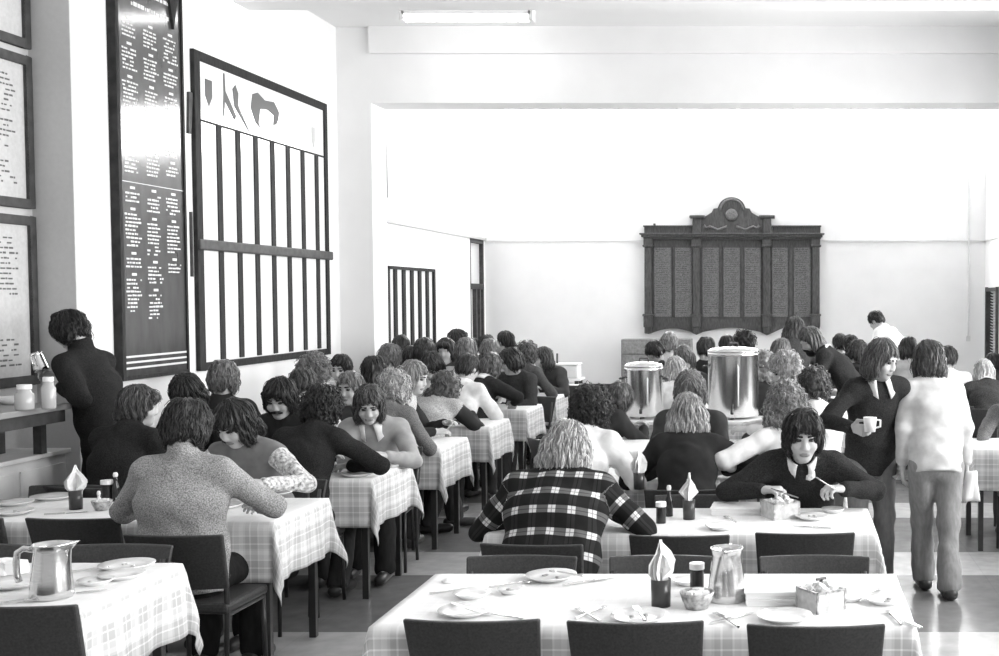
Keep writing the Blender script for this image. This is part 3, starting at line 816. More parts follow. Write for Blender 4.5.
    for k in range(1, 6): MB().lohi((.02, W * k / 6 - .055, .05), (.04, W * k / 6 + .055, Hh - .04)).build('bar', M['black_wood'], t)

def memorial():
    def B(cx, cy): p = at_y(630 + cx / 4.375, 190 + cy / 4.375, BY - .12); return p.x, p.z
    ox, oz = B(445, 600)
    t = thing('honours_board', 'large carved dark wood honours board with domed crest on the back wall', 'board', (ox, BY - .025, oz))
    def poly(*pts): return [(B(*p)[0] - ox, B(*p)[1] - oz) for p in pts]
    def pr(pts, th): m = MB(); m.prism(poly(*pts), -th); return m
    def bx(m, x0, y0, x1, y1, th, th0=0.):
        (a, z1), (b, z0) = B(x0, y0), B(x1, y1); return m.lohi((a - ox, -th, z0 - oz), (b - ox, -th0, z1 - oz))
    arc = lambda x0, x1, yb, yt, n=10: [(x0 + (x1 - x0) * k / n, yb + (yt - yb) * math.sin(PI * k / n)) for k in range(n + 1)]
    pts = [(62, 190), (830, 190), (830, 628)] + arc(780, 625, 625, 600) + [(598, 636)] + arc(570, 318, 622, 604) + [(290, 634)] + arc(262, 110, 620, 606) + [(80, 630), (62, 625)]
    pr(pts, .06).build('back_panel', M['oak'], t)
    for x in (80, 290, 598, 812):
        m = MB(); bx(m, x - 15, 250, x + 15, 548, .13); bx(m, x - 20, 545, x + 20, 600, .15); bx(m, x - 20, 205, x + 20, 250, .15); bx(m, x - 16, 600, x + 16, 628, .12)
        bx(m, x - 24, 240, x + 24, 250, .16); bx(m, x - 24, 542, x + 24, 552, .16)
        m.build('pilaster', M['oak'], t, bevel=.012)
    for (a, b) in ((105, 182), (195, 270), (316, 390), (408, 482), (500, 572), (622, 692), (716, 790)):
        m = MB(); bx(m, a, 252, b, 555, .075, .05); o = m.build('name_panel', M['oak_panel'], t)
        rnd = random.Random(a); mb = MB()
        (x0, z1), (x1, z0) = B(a + 8, 262), B(b - 8, 545)
        z = z1
        while z > z0:
            words(mb, x0 - ox, x1 - ox - rnd.uniform(0, .06), z - oz, .014, lambda q, p, r, zz, hh: q.lohi((p, -.077, zz), (r, -.075, zz + hh)), rnd, .8); z -= .034
        tag(mb.build('lettering', M['oak'], o), kind='stuff')
    for (a, b) in ((186, 192), (393, 404), (486, 497), (696, 712)):
        m = MB(); bx(m, a, 250, b, 556, .1); m.build('mullion', M['oak'], t)
    m = MB(); bx(m, 52, 196, 842, 207, .22); bx(m, 45, 190, 850, 197, .25); bx(m, 60, 207, 835, 216, .17); m.build('cornice', M['oak'], t, bevel=.01)
    m = MB(); bx(m, 62, 160, 272, 192, .1); bx(m, 58, 155, 276, 162, .13); bx(m, 100, 145, 110, 157, .04); m.build('parapet', M['oak'], t, bevel=.006); m = MB(); bx(m, 624, 160, 833, 192, .1); bx(m, 620, 155, 837, 162, .13); m.build('parapet', M['oak'], t, bevel=.006)
    m = MB(); bx(m, 275, 124, 312, 215, .17); bx(m, 262, 112, 330, 124, .21); m.build('crest_block', M['oak'], t, bevel=.01); m = MB(); bx(m, 582, 124, 618, 215, .17); bx(m, 565, 112, 634, 124, .21); m.build('crest_block', M['oak'], t, bevel=.01)
    dome = [(300, 192), (312, 124), (340, 110), (358, 98), (366, 82), (384, 80)] + [(445 - 60 * math.cos(PI * k / 14), 86 - 54 * math.sin(PI * k / 14)) for k in range(1, 14)] + [(506, 80), (524, 82), (532, 98), (550, 110), (582, 124), (592, 192)]
    pr(dome, .13).build('crest', M['oak'], t)
    m = MB(); m.tube([(B(445 - 50 * math.cos(PI * k / 12), 90 - 48 * math.sin(PI * k / 12))[0] - ox, -.14, B(445, 90 - 48 * math.sin(PI * k / 12))[1] - oz) for k in range(13)], .018, 8)
    cx, cz = B(445, 110); m.lathe([(0, 0), (.09, .0), (.1, .03), (.05, .05), (0, .05)], (0, 0, 0), 16)
    for i in range(len(m.v) - 80, len(m.v)):
        x, y, z = m.v[i]; m.v[i] = (x + cx - ox, -.13 - z, y + cz - oz)
    for q in (-1, 1): m.tube([(B(445 + q * x, y)[0] - ox, -.135, B(445 + q * x, y)[1] - oz) for x, y in ((20, 160), (60, 175), (95, 160), (110, 168), (122, 155))], .022, 8)
    m.build('carving', M['oak_panel'], t, smooth=True)
# ------------------------------------------------------------------ furniture
TZ = .74
def make_chair():
    t = thing('dining_chair', 'black vinyl dining chair', 'chair', (0, 0, 0), 0, 'black dining chairs')
    mb = MB(); n = 8                                           # seat pad, slightly dished plan
    mb.box((0, 0, .435), (.41, .40, .05)); mb.build('seat', M['vinyl'], t, bevel=.018)
    mb = MB(); vs = []; fs = []; nx, nz = 10, 4
    for s_ in (0, 1):
        for j in range(nz + 1):
            for i in range(nx + 1):
                x = -.225 + .45 * i / nx; q = j / nz; z = .53 + .26 * q
                w = .93 + .07 * q
                y = -.175 - .075 * q - .035 * (1 - (x / .225) ** 2) - (.024 if s_ == 0 else 0)
                vs.append((x * w, y, z + .0))
    N = (nx + 1) * (nz + 1); at = lambda s_, i, j: s_ * N + j * (nx + 1) + i
    for j in range(nz):
        for i in range(nx):
            fs.append((at(0, i, j), at(0, i + 1, j), at(0, i + 1, j + 1), at(0, i, j + 1))); fs.append((at(1, i, j), at(1, i, j + 1), at(1, i + 1, j + 1), at(1, i + 1, j)))
    for i in range(nx):
        for j in (0, nz): fs.append((at(0, i, j), at(0, i + 1, j), at(1, i + 1, j), at(1, i, j)))
    for j in range(nz):
        for i in (0, nx): fs.append((at(0, i, j), at(0, i, j + 1), at(1, i, j + 1), at(1, i, j)))
    mb.add(vs, fs).build('backrest', M['vinyl'], t, bevel=.007)
    for q in (-1, 1):
        MB().tube([(q * .185, .175, .44), (q * .19, .19, .0)], [.013, .011], 8).build('leg', M['black_metal'], t, smooth=True)
        MB().tube([(q * .19, -.2, .0), (q * .19, -.17, .44), (q * .195, -.185, .56), (q * .2, -.225, .74)], [.011, .013, .012, .011], 8).build('leg', M['black_metal'], t, smooth=True)
        MB().tube([(q * .187, .17, .4), (q * .19, -.17, .4)], .01, 8).build('side_rail', M['black_metal'], t)
    return t
_chair = [None]; NCH = [0]
def put_chair(x, y, rz, label, group='black dining chairs'):
    if _chair[0] is None:
        c = make_chair(); _chair[0] = c; c.location = (x, y, 0); c.rotation_euler = (0, 0, rz); c['label'] = label; c['group'] = group
        return c
    return dup(_chair[0], (x, y, 0), rz, label, group)

def cloth_mesh(w, d, drop, seed):
    rnd = random.Random(seed); ph = [rnd.uniform(0, 6) for _ in range(6)]
    st = .03; nx = int(round((w + 2 * drop) / st)); ny = int(round((d + 2 * drop) / st))
    A = [(-w / 2 - drop) + (w + 2 * drop) * i / nx for i in range(nx + 1)]; Bv = [(-d / 2 - drop) + (d + 2 * drop) * j / ny for j in range(ny + 1)]
    vs = []; bd = []; uv = []
    for b in Bv:
        for a in A:
            oa = max(abs(a) - w / 2, 0); ob = max(abs(b) - d / 2, 0); sa = 1 if a > 0 else -1; sb = 1 if b > 0 else -1
            r = math.hypot(oa, ob)
            x, y = max(-w / 2, min(w / 2, a)), max(-d / 2, min(d / 2, b)); z = TZ + .006
            if r > 1e-6:
                ca, cb = oa / r, ob / r; k = min(r / .3, 1.3)
                outw = .014 * min(r / .025, 1) + .006 * k
                wave = .013 * k * (math.sin(b * 13 + ph[0]) * ca + math.sin(a * 12 + ph[1]) * cb) + .008 * k * (math.sin(b * 29 + ph[2]) * ca + math.sin(a * 27 + ph[3]) * cb)
                corner = .045 * k * (2 * ca * cb) ** 2
                x += sa * ca * (outw + wave + corner); y += sb * cb * (outw + wave + corner)
                z -= max(r - .012, 0) * (.985 - .05 * (2 * ca * cb)) + .001
            else:
                z += .0015 * math.sin(a * 9 + ph[4]) * math.sin(b * 11 + ph[5])
            vs.append((x, y, z)); bd.append(min(max((r + .005) / .04, 0), 1)); uv.append((a + 1.2, b + 1.2))
    fs = [(j * (nx + 1) + i, j * (nx + 1) + i + 1, (j + 1) * (nx + 1) + i + 1, (j + 1) * (nx + 1) + i) for j in range(ny) for i in range(nx)]
    me = D.meshes.new('tablecloth'); me.from_pydata(vs, [], fs)
    at = me.attributes.new('border', 'FLOAT', 'POINT'); at.data.foreach_set('value', bd)
    ul = me.uv_layers.new(name='UVMap'); li = np.zeros(len(me.loops), np.int32); me.loops.foreach_get('vertex_index', li)
    ul.data.foreach_set('uv', np.array(uv, np.float32)[li].ravel())
    me.polygons.foreach_set('use_smooth', [True] * len(fs)); me.materials.append(M['cloth'])
    return me
def table(x0, x1, y0, y1, where, seed, drop=.31):
    cx, cy, w, d = (x0 + x1) / 2, (y0 + y1) / 2, x1 - x0, y1 - y0
    t = thing('dining_table', 'dark legged dining table ' + where, 'table', (cx, cy, 0), 0, 'dining tables in rows')
    MB().lohi((-w / 2, -d / 2, TZ - .025), (w / 2, d / 2, TZ)).build('tabletop', M['frame'], t, bevel=.004)
    ap = MB(); ix, iy = w / 2 - .06, d / 2 - .06
    for q in (-1, 1):
        ap.box((0, q * iy, TZ - .06), (2 * ix, .02, .07)); ap.box((q * ix, 0, TZ - .06), (.02, 2 * iy, .07))
    ap.build('apron', M['black_metal'], t)
    for qx in (-1, 1):
        for qy in (-1, 1): MB().box((qx * ix, qy * iy, (TZ - .025) / 2), (.038, .038, TZ - .025)).build('leg', M['black_metal'], t, bevel=.003)
    me = cloth_mesh(w, d, drop, seed); o = link(D.objects.new('tablecloth', me)); o.location = (cx, cy, 0)
    tag(o, 'checked cloth over the table ' + where, 'tablecloth', 'checked tablecloths')
    so = o.modifiers.new('thick', 'SOLIDIFY'); so.thickness = .003; so.offset = 1

# ------------------------------------------------------------------ tableware
CT = TZ + .0095
def pos(u, v, z=CT): p = at_z(u, v, z); return (p.x, p.y, z)
def plate(loc, r, label, group='white plates', food=None):
    t = thing('plate', label, 'plate', loc, random.uniform(0, 6), group)
    k = r / .1
    MB().lathe([(0, .002), (.058 * k, .002), (.062 * k, .0), (.066 * k, .002), (.097 * k, .016), (.1 * k, .018), (.099 * k, .021), (.066 * k, .009), (0, .008)], n=32).build('dish', M['china'], t, smooth=True)
    if food:
        mb = MB()
        for q in range(3):
            a = random.uniform(0, 6); mb.lathe([(0, 0), (.009, .002), (.008, .006), (0, .008)], (.03 * math.cos(a) * k, .03 * math.sin(a) * k, .008), 8)
        tag(mb.build('leftovers', M[food], t, smooth=True), kind='stuff')
    return t
def cutlery(kind, loc, rz, label, R=None, scale=1.):
    mb = MB()
    if kind == 'knife':
        mb.box((0, -.05, .004), (.012, .09, .006)); mb.prism([(-.007, 0), (.007, 0), (.008, .07), (.003, .1), (-.006, .09)], .0018, Matrix.Translation((0, 0, .005)) @ Matrix.Rotation(-PI / 2, 4, 'X') @ Matrix.Scale(1, 4))
        mb.v = [(x, -y if False else y, z) for x, y, z in mb.v]
    else:
        mb.tube([(0, -.095, .004), (0, -.03, .006), (0, .03, .008)], [.0055, .0035, .003], 6)
        if kind == 'fork':
            mb.box((0, .045, .008), (.022, .03, .003))
            for q in (-.0085, -.003, .003, .0085): mb.box((q, .075, .007), (.003, .036, .0025))
        else:
            mb.lathe([(0, -.004), (.012, -.002), (.018, .002), (.017, .004), (0, .0)], (0, .05, .006), 12)
    o = mb.build(kind, M['cutlery'], None, smooth=False)
    o.location = loc; o.rotation_euler = (0, 0, rz)
    if scale != 1: o.scale = (scale,) * 3
    if R is not None: o.rotation_euler = R.to_euler()
    return tag(o, label, kind, 'cutlery on the tables')
def tumbler(loc, r, h, lab_t, lab_n, nh=.12, seed=0):
    t = thing('tumbler', lab_t, 'tumbler', loc, 0, 'napkin tumblers')
    MB().lathe([(0, 0), (r * .94, 0), (r, h), (r * .93, h), (r * .88, .006), (0, .006)], n=24).build('cup', M['tumbler'], t, smooth=True)
    rnd = random.Random(seed); n = thing('paper_napkin', lab_n, 'napkin', (loc[0], loc[1], loc[2] + .01), 0, 'folded paper napkins')
    for q in range(4):
        a = rnd.uniform(-.5, .5) + q * .8 - 1.2; hh = h + nh * rnd.uniform(.72, 1.0); w = r * rnd.uniform(1.35, 1.75)
        if q == 0: hh = h + nh
        vs = []; rows = 7
        for j in range(rows):
            z = hh * j / (rows - 1); f = z / hh
            ww = r * .55 + (w - r * .45) * math.sin(min(f * 1.25, 1) * PI / 2) if f < .72 else w * (1 - f) / .28 * .95 + .002
            for i in range(5):
                s_ = (i - 2) / 2
                if z < h: ww = min(ww, r * .62)
                x = ww * s_; y = .25 * r * math.cos(s_ * 2) * (1 - f * .3) + .012 * math.sin(z * 40 + q * 2) * f
                vs.append((x * math.cos(a) - y * math.sin(a) + .1 * r * (q - 1.5), x * math.sin(a) + y * math.cos(a), z))
        fs = [(j * 5 + i, j * 5 + i + 1, (j + 1) * 5 + i + 1, (j + 1) * 5 + i) for j in range(rows - 1) for i in range(4)]
        o = MB().add(vs, fs).build('fold', M['paper'], n); so = o.modifiers.new('thick', 'SOLIDIFY'); so.thickness = .0025
    return t
def jug(loc, rz, label, s=1., tilt=None, holder=None):
    t = thing('metal_jug', label, 'jug', loc, rz, 'steel jugs')
    pr = [(0, 0), (.066, 0), (.07, .006), (.069, .03), (.062, .1), (.054, .165), (.056, .186), (.06, .192), (.057, .192), (.052, .165), (.06, .1), (.066, .03), (.063, .008), (0, .008)]
    mb = MB().lathe([(r * s, z * s) for r, z in pr], n=36)
    vs = []
    for (x, y, z) in mb.v:                                     # pull a pouring lip out at +y
        r = math.hypot(x, y)
        if z > .15 * s and r > 1e-4:
            k = max(0, y / r) ** 6 * (z - .15 * s) / (.042 * s); y += .035 * s * k; x *= 1 - .35 * k; z += .006 * s * k
        vs.append((x, y, z))
    mb.v = vs; mb.build('pot', M['steel'], t, smooth=True)
    MB().tube([(0, -.055 * s, .172 * s), (0, -.085 * s, .178 * s), (0, -.105 * s, .165 * s), (0, -.11 * s, .13 * s), (0, -.108 * s, .08 * s), (0, -.1 * s, .06 * s)], [.011 * s] * 6, 10).build('handle', M['steel'], t, smooth=True)
    if tilt: t.rotation_euler = tilt
    return t
def bottle(loc, label, r=.026, h=.085, m='sauce', cap='white_plastic', squat=True):
    t = thing('sauce_bottle', label, 'bottle', loc, 0, 'table sauce bottles')
    if squat:
        MB().lathe([(0, 0), (r, 0), (r, h), (r * .8, h + .006), (0, h + .006)], n=20).build('glass', M[m], t, smooth=False)
        MB().lathe([(0, h + .006), (r * 1.08, h + .006), (r * 1.08, h + .028), (0, h + .03)], n=20).build('cap', M[cap], t)
    else:
        MB().lathe([(0, 0), (r, 0), (r, h * .62), (r * .45, h * .82), (r * .4, h), (0, h)], n=20).build('glass', M[m], t, smooth=True)
        MB().lathe([(0, h), (r * .5, h), (r * .62, h + .012), (r * .45, h + .024), (0, h + .026)], n=16).build('cap', M[cap], t, smooth=True)
    return t
def bowl(loc, label, r=.055, h=.055):
    t = thing('bowl', label, 'bowl', loc, 0)
    MB().lathe([(0, 0), (r * .62, 0), (r * .85, h * .5), (r, h), (r * .95, h), (r * .8, h * .5), (r * .55, .006), (0, .006)], n=24).build('dish', M['bowl'], t, smooth=True)
    mb = MB(); rnd = random.Random(5)
    for k in range(14):
        a = rnd.uniform(0, 6.3); q = r * .62 * math.sqrt(rnd.random()); mb.box((q * math.cos(a), q * math.sin(a), h * .8 + rnd.uniform(0, .012)), (.022, .016, .012), Matrix.Rotation(rnd.uniform(0, 3), 3, 'Z'))
    tag(mb.build('sugar_lumps', M['paper'], t), kind='stuff')
    return t
def basket(loc, rz, label, a=.12, h=.07, tongs=True):
    t = thing('sugar_box', label, 'box', loc, rz, 'clear sugar boxes')
    mb = MB(); w = .004
    for q in (-1, 1):
        mb.box((q * a / 2, 0, h / 2), (w, a, h)); mb.box((0, q * a / 2, h / 2), (a, w, h))
    mb.box((0, 0, .003), (a, a, .006)); mb.build('case', M['bowl_clear'], t)
    rim = MB()
    for q in (-1, 1): rim.box((q * a / 2, 0, h), (.008, a + .008, .008)); rim.box((0, q * a / 2, h), (a + .008, .008, .008)); rim.box((q * a / 2, q * a / 2, h / 2), (.008, .008, h)); rim.box((-q * a / 2, q * a / 2, h / 2), (.008, .008, h))
    rim.build('rim', M['bowl'], t)
    mb = MB(); rnd = random.Random(8)
    for k in range(60):
        mb.box((rnd.uniform(-.42, .42) * a, rnd.uniform(-.42, .42) * a, rnd.uniform(.01, h + .012)), (.026, .02, .016), Matrix.Rotation(rnd.uniform(0, 3), 3, (rnd.random() - .5, rnd.random() - .5, 1)))
    tag(mb.build('sugar_lumps', M['paper'], t), kind='stuff')
    if tongs:
        g = MB().tube([(0, 0, h + .005), (0, 0, h + .035)], .006, 8).tube([(-.02, 0, h + .034), (.02, 0, h + .034)], .005, 8); g.build('lifter', M['black_metal'], t)
    return t
def napkin_stack(loc, rz, label, w=.17, d=.13, h=.05):
    t = thing('paper_stack', label, 'napkins', loc, rz, 'stacks of white paper napkins')
    mb = MB(); rnd = random.Random(11)
    for k in range(8): mb.box((rnd.uniform(-.004, .004), rnd.uniform(-.004, .004), h * (k + .5) / 8), (w, d, h / 8 * .85), Matrix.Rotation(rnd.uniform(-.05, .05), 3, 'Z'))
    mb.build('sheets', M['paper'], t)
    return t
def crumple(loc, label, r=.05):
    mb = MB(); rnd = random.Random(int(r * 1e4)); n = 12
    for k in range(5):
        a = rnd.uniform(0, 6); c = (r * .4 * math.cos(a), r * .4 * math.sin(a), 0)
        mb.lathe([(0, 0), (r * rnd.uniform(.5, .8), .004), (r * .5, r * rnd.uniform(.3, .6)), (0, r * rnd.uniform(.5, .7))], c, 7)
    o = mb.build('paper_napkin', M['paper']); o.location = loc
    return tag(o, label, 'napkin', 'folded paper napkins')

def tableware():
    M['bowl_clear'] = mat('cut_glass', .55, .2, noise=.22, nscale=30)
    # nearest table by the walkway
    P = lambda u, v, *a: pos(u, v)
    t1 = 'on the nearest table'
    plate(P(551, 579), .1, 'largest white plate at the far edge of the nearest table, fork beside it', food='food')
    plate(P(472, 597), .068, 'small white saucer near the corner plates of the nearest table')
    plate(P(511, 593), .05, 'smallest white dish beside the saucer on the nearest table', food='food')
    plate(P(466, 614), .095, 'white plate at the front corner of the nearest table, knife across it')
    plate(P(640, 620), .1, 'white plate behind the middle chair of the nearest table', food='food')
    plate(P(785, 620), .095, 'white plate in front of the sugar box on the nearest table')
    plate(P(885, 603), .072, 'white plate by the walkway corner of the nearest table', food='food')
    plate(P(850, 600), .055, 'small white saucer beside the sugar box on the nearest table')
    plate(P(688, 584), .06, 'white saucer between napkin tumbler and sauce bottle on the nearest table')
    crumple(P(449, 582), 'crumpled scrap at the far corner of the nearest table', .03)
    for kd, u, v, rz, lb in (('fork', 586, 583, -1.0, 'fork lying beside the largest plate on the nearest table'), ('knife', 595, 581, -.9, 'knife lying beside the largest plate on the nearest table'),
                             ('fork', 588, 616, .6, 'fork crossed with a spoon between two chairs of the nearest table'), ('spoon', 593, 613, -.5, 'spoon crossed with a fork between two chairs of the nearest table'),
                             ('spoon', 514, 585, -1.1, 'spoon pointing at the largest plate on the nearest table'), ('spoon', 456, 592, -1.2, 'spoon by the saucer at the corner of the nearest table'),
                             ('knife', 732, 619, -.8, 'knife in front of the steel jug on the nearest table'), ('fork', 726, 621, .5, 'fork in front of the steel jug on the nearest table'),
                             ('spoon', 893, 618, .2, 'spoon by the front walkway corner of the nearest table'), ('knife', 905, 622, .5, 'knife by the front walkway corner of the nearest table'),
                             ('spoon', 868, 593, -1.1, 'spoon above the walkway corner plate of the nearest table'), ('fork', 500, 617, 1.2, 'fork beside the front corner plate of the nearest table')):
        cutlery(kd, P(u, v), rz, lb)
    x, y, z = P(466, 614); cutlery('knife', (x, y, z + .018), .8, 'knife laid across the front corner plate of the nearest table')
    x, y, z = P(551, 579); cutlery('spoon', (x + .05, y, z + .018), 1.1, 'spoon resting on the largest plate of the nearest table')
    x, y, z = P(640, 620); cutlery('fork', (x, y, z + .018), .3, 'fork resting on the plate behind the middle chair')
    tumbler(P(661, 606), .036, .098, 'dark tumbler holding napkins beside the bowl on the nearest table', 'tall white paper napkin in the tumbler on the nearest table', .13, 4)
    bottle(P(697, 594), 'dark sauce bottle with flat white cap behind the bowl on the nearest table', .026, .088)
    bowl(P(697, 608), 'patterned bowl of sugar lumps in front of the sauce bottle', .062, .06)
    jug(P(727, 600), PI - .1, 'steel jug on the nearest table, handle turned to the chairs', 1.0)
    napkin_stack(P(772, 600), .05, 'white stack of napkins between jug and sugar box on the nearest table', .19, .17, .05)
    basket(P(821, 608), .62, 'clear sugar box with black lifter on the nearest table')
    # second table by the walkway
    tumbler(P(689, 519), .031, .095, 'dark tumbler holding napkins on the second table by the walkway', 'pointed white paper napkin on the second table by the walkway', .125, 9)
    bottle(P(661, 523), 'dark sauce bottle with white cap on the second table by the walkway', .024, .075)
    bottle(P(669, 516), 'slim white topped bottle beside the dark sauce bottle on the second table', .02, .13, 'sauce', squat=False)
    napkin_stack(P(738, 512), .0, 'white napkin stack between tumbler and sugar box on the second table', .26, .2, .035)
    basket(P(780, 517), .5, 'clear sugar box under the hands of the person in dark jumper', .14, .08, False)
    plate(P(812, 519), .085, 'white plate beside the sugar box in front of the person in dark jumper', food='food')
    plate(P(833, 512), .06, 'small saucer at the walkway end of the second table')
    plate(P(722, 529), .08, 'white plate on the second table beside the empty chair')
    cutlery('knife', P(812, 528), 1.2, 'knife on the second table near the walkway end')
    cutlery('spoon', P(730, 520), .4, 'spoon on the second table beside the napkin stack')
    # third table
    tumbler(P(639, 489), .032, .095, 'dark tumbler with napkins behind the person in checked jacket', 'white paper napkin standing beside the person in white shirt', .13, 14)
    jug(P(737, 474), .4, 'steel jug on the third table beside the long haired person in black', 1.0)
    # nearest table by the wall
    jug(P(52, 597), PI / 2 + PI + .25, 'steel jug on the table by the wall, spout to the walkway', 1.03)
    plate(P(127, 568), .105, 'large white plate at the far edge of the near table by the wall', food='bread')
    plate(P(122, 578), .085, 'white plate in front of the large plate on the table by the wall')
    plate(P(96, 584), .065, 'white saucer with a scrap beside the steel jug', food='bread')
    crumple(P(12, 572), 'white paper heap on the table beside the steel jug handle', .09)
    plate(P(14, 586), .11, 'white plate under the jug handle on the table by the wall')
    for kd, u, v, rz, lb in (('knife', 26, 601, -1.0, 'knife in front of the steel jug by the wall'), ('fork', 14, 604, -1.1, 'fork in front of the steel jug by the wall'), ('knife', 76, 594, -1.0, 'knife at the foot of the steel jug by the wall'),
                             ('spoon', 90, 571, -1.0, 'spoon beside the large plate on the table by the wall'), ('fork', 119, 575, -.9, 'fork resting between two plates by the wall')):
        cutlery(kd, P(u, v), rz, lb)
    # second table by the wall
    tumbler(P(76, 509), .033, .1, 'dark tumbler holding napkins behind the empty chair by the wall', 'white paper napkin in the tumbler near the person in grey sweater', .12, 21)
    bottle(P(107, 501), 'dark square sauce bottle beside the slim bottle by the grey sweater', .028, .085)
    bottle(P(116, 501), 'slim white topped bottle beside the person in grey sweater', .021, .13, 'sauce', squat=False)
    bowl(P(102, 510), 'patterned sugar bowl in front of the bottles near the grey sweater', .05, .05)
    bottle(P(99, 505), 'white salt pot behind the sugar bowl near the grey sweater', .016, .05, 'white_plastic', 'white_plastic', False)
    plate(P(53, 499), .11, 'large white plate beside the napkin tumbler on the second wall table')
    plate(P(15, 505), .09, 'white plate near the wall end of the second wall table')
    plate(P(14, 514), .09, 'white plate behind the empty chair closest to the wall', food='food')
    cutlery('knife', P(66, 514), -1.2, 'knife beside the napkin tumbler on the second wall table')
    cutlery('knife', P(30, 502), 1.3, 'knife between plates on the second wall table')
    napkin_stack(P(127, 500), .6, 'small white paper wedge at the elbow of the grey sweater', .1, .08, .02)
    plate(P(274, 495), .1, 'white plate under the fist of the person in patterned shirt', food='food')
    plate(P(222, 508), .1, 'white plate at the elbow of the person in grey sweater', food='food')
    plate(P(374, 470), .1, 'white plate in front of the person in pale jacket', food='food')
    plate(P(392, 467), .06, 'white saucer at the end of the third wall table')
    plate(P(357, 476), .1, 'white plate at the elbow of the curly person in black sweater')
    plate(P(416, 443), .1, 'white plate on the fourth wall table by the grey cardigan', food='food')

def service():
    # trolley with two urns
    y0, y1, x0, x1 = 9.85, 10.5, -1.5, -.1
    t = thing('serving_trolley', 'white tubular serving trolley carrying the two steel urns', 'trolley', ((x0 + x1) / 2, (y0 + y1) / 2, 0))
    w, d = (x1 - x0) / 2, (y1 - y0) / 2
    MB().lohi((-w, -d, .77), (w, d, .8)).build('top_tray', M['white_metal'], t, bevel=.006)
    MB().lohi((-w + .03, -d + .03, .3), (w - .03, d - .03, .32)).build('lower_tray', M['white_metal'], t, bevel=.004)
    for qx in (-1, 1):
        for qy in (-1, 1):
            o = MB().tube([(qx * (w - .04), qy * (d - .04), .06), (qx * (w - .04), qy * (d - .04), .77)], .018, 10).build('leg', M['white_metal'], t, smooth=True)
            MB().lathe([(.0, -.015), (.035, -.015), (.035, .015), (0, .015)], (0, 0, 0), 14).build('caster', M['black_metal'], o).matrix_local = Matrix.Translation((qx * (w - .04), qy * (d - .04), .035)) @ Matrix.Rotation(PI / 2, 4, 'X')
    def urn(u, v, r, h, label):
        p = at_z(u, v, .8); t = thing('water_urn', label, 'urn', (p.x, 10.15, .8), 0, 'steel urns on the trolley')
        MB().lathe([(0, .02), (r * .96, .02), (r, .03), (r, h - .03), (r * 1.015, h - .025), (r * 1.015, h), (r * .97, h), (0, h)], n=48).build('tank', M['steel'], t, smooth=False)
        for o in t.children: o.data.polygons.foreach_set('use_smooth', [len(p_.vertices) == 4 and abs(p_.normal.z) < .5 for p_ in o.data.polygons])
        l = MB().lathe([(r * 1.02, h), (r * 1.02, h + .012), (r * .9, h + .03), (r * .4, h + .045), (0, h + .048)], n=48).build('lid', M['steel'], t, smooth=True)
        MB().tube([(-.04, 0, h + .04), (-.035, 0, h + .075), (.035, 0, h + .075), (.04, 0, h + .04)], .009, 8).build('lid_handle', M['black_metal'], l, smooth=True)
        for q in (-1, 1): MB().tube([(q * r, -.06, h * .78), (q * (r + .035), -.055, h * .78), (q * (r + .035), .055, h * .78), (q * r, .06, h * .78)], .009, 8).build('side_handle', M['black_metal'], t, smooth=True)
        MB().tube([(0, -r, .09), (0, -r - .06, .09), (0, -r - .075, .06)], .013, 10).tube([(0, -r - .045, .09), (0, -r - .045, .13)], .008, 8).build('tap', M['black_metal'], t, smooth=True)
        MB().tube([(.05, -r - .006, .12), (.05, -r - .006, h * .8)], .007, 8).build('gauge_glass', M['china'], t, smooth=True)
        f = MB()
        for k in range(3): a = k * 2.1 + .5; f.lathe([(0, 0), (.02, 0), (.018, .022), (0, .022)], (r * .8 * math.cos(a), r * .8 * math.sin(a), 0), 10)
        f.build('foot', M['black_metal'], t)
    urn(645, 417, .165, .44, 'smaller steel water urn, standing on the trolley end by the curly white shirt')
    urn(733, 419, .22, .57, 'larger steel water urn on the trolley')
    # cloth covered side table by the back wall with a box on it
    t = thing('side_table', 'small white side table with dark legs near the back wall', 'table', (-2.76, 14.9, 0))
    MB().lohi((-.2, -.2, .79), (.2, .2, .815)).build('tabletop', M['white_metal'], t)
    for qx in (-1, 1):
        for qy in (-1, 1): MB().box((qx * .15, qy * .15, .395), (.045, .045, .79)).build('leg', M['black_metal'], t)
    t = thing('white_box', 'pale box with thin upright rod on the side table near the back wall', 'box', (-2.76, 14.9, .815))
    MB().lohi((-.16, -.15, 0), (.16, .15, .17)).build('case', M['panel_paint'], t, bevel=.02)
    MB().lohi((-.17, -.16, .17), (.17, .16, .185)).build('lid', M['white_metal'], t)
    MB().tube([(-.12, 0, .18), (-.12, 0, .31)], .012, 8).build('rod', M['frame'], t)
    # low cabinet with slatted front against the back wall
    t = thing('wall_cabinet', 'low slatted wooden cabinet under the carved board by the back wall', 'cabinet', (-2.03, 18.75, 0))
    MB().lohi((-.55, -.2, 0), (.55, .2, 1.17)).build('carcass', M['card'], t, bevel=.01)
    for q in (-1, 1):
        mb = MB()
        for k in range(5): mb.lohi((q * .275 - .24, -.225, .1 + k * .21), (q * .275 + .24, -.2, .29 + k * .21))
        mb.build('door', M['card'], t, bevel=.005)
    # counter in the alcove
    t = thing('low_cupboard', 'pale panelled low cupboard beneath the counter shelf by the wall', 'cupboard', (-4.655, 6.4, 0))
    MB().lohi((-.185, -1.0, 0), (.165, .93, .87)).build('body', M['panel_paint'], t)
    MB().lohi((-.185, -1.03, .87), (.185, .96, .9)).build('top', M['panel_paint'], t, bevel=.006)
    for k in range(4): MB().lohi((.165, -.96 + k * .48, .08), (.178, -.54 + k * .48, .82)).build('door', M['panel_paint'], t, bevel=.004)
    t = thing('counter_shelf', 'grey topped counter shelf on dark legs, holding jars beside the wall', 'shelf', (-4.59, 6.3, .9))
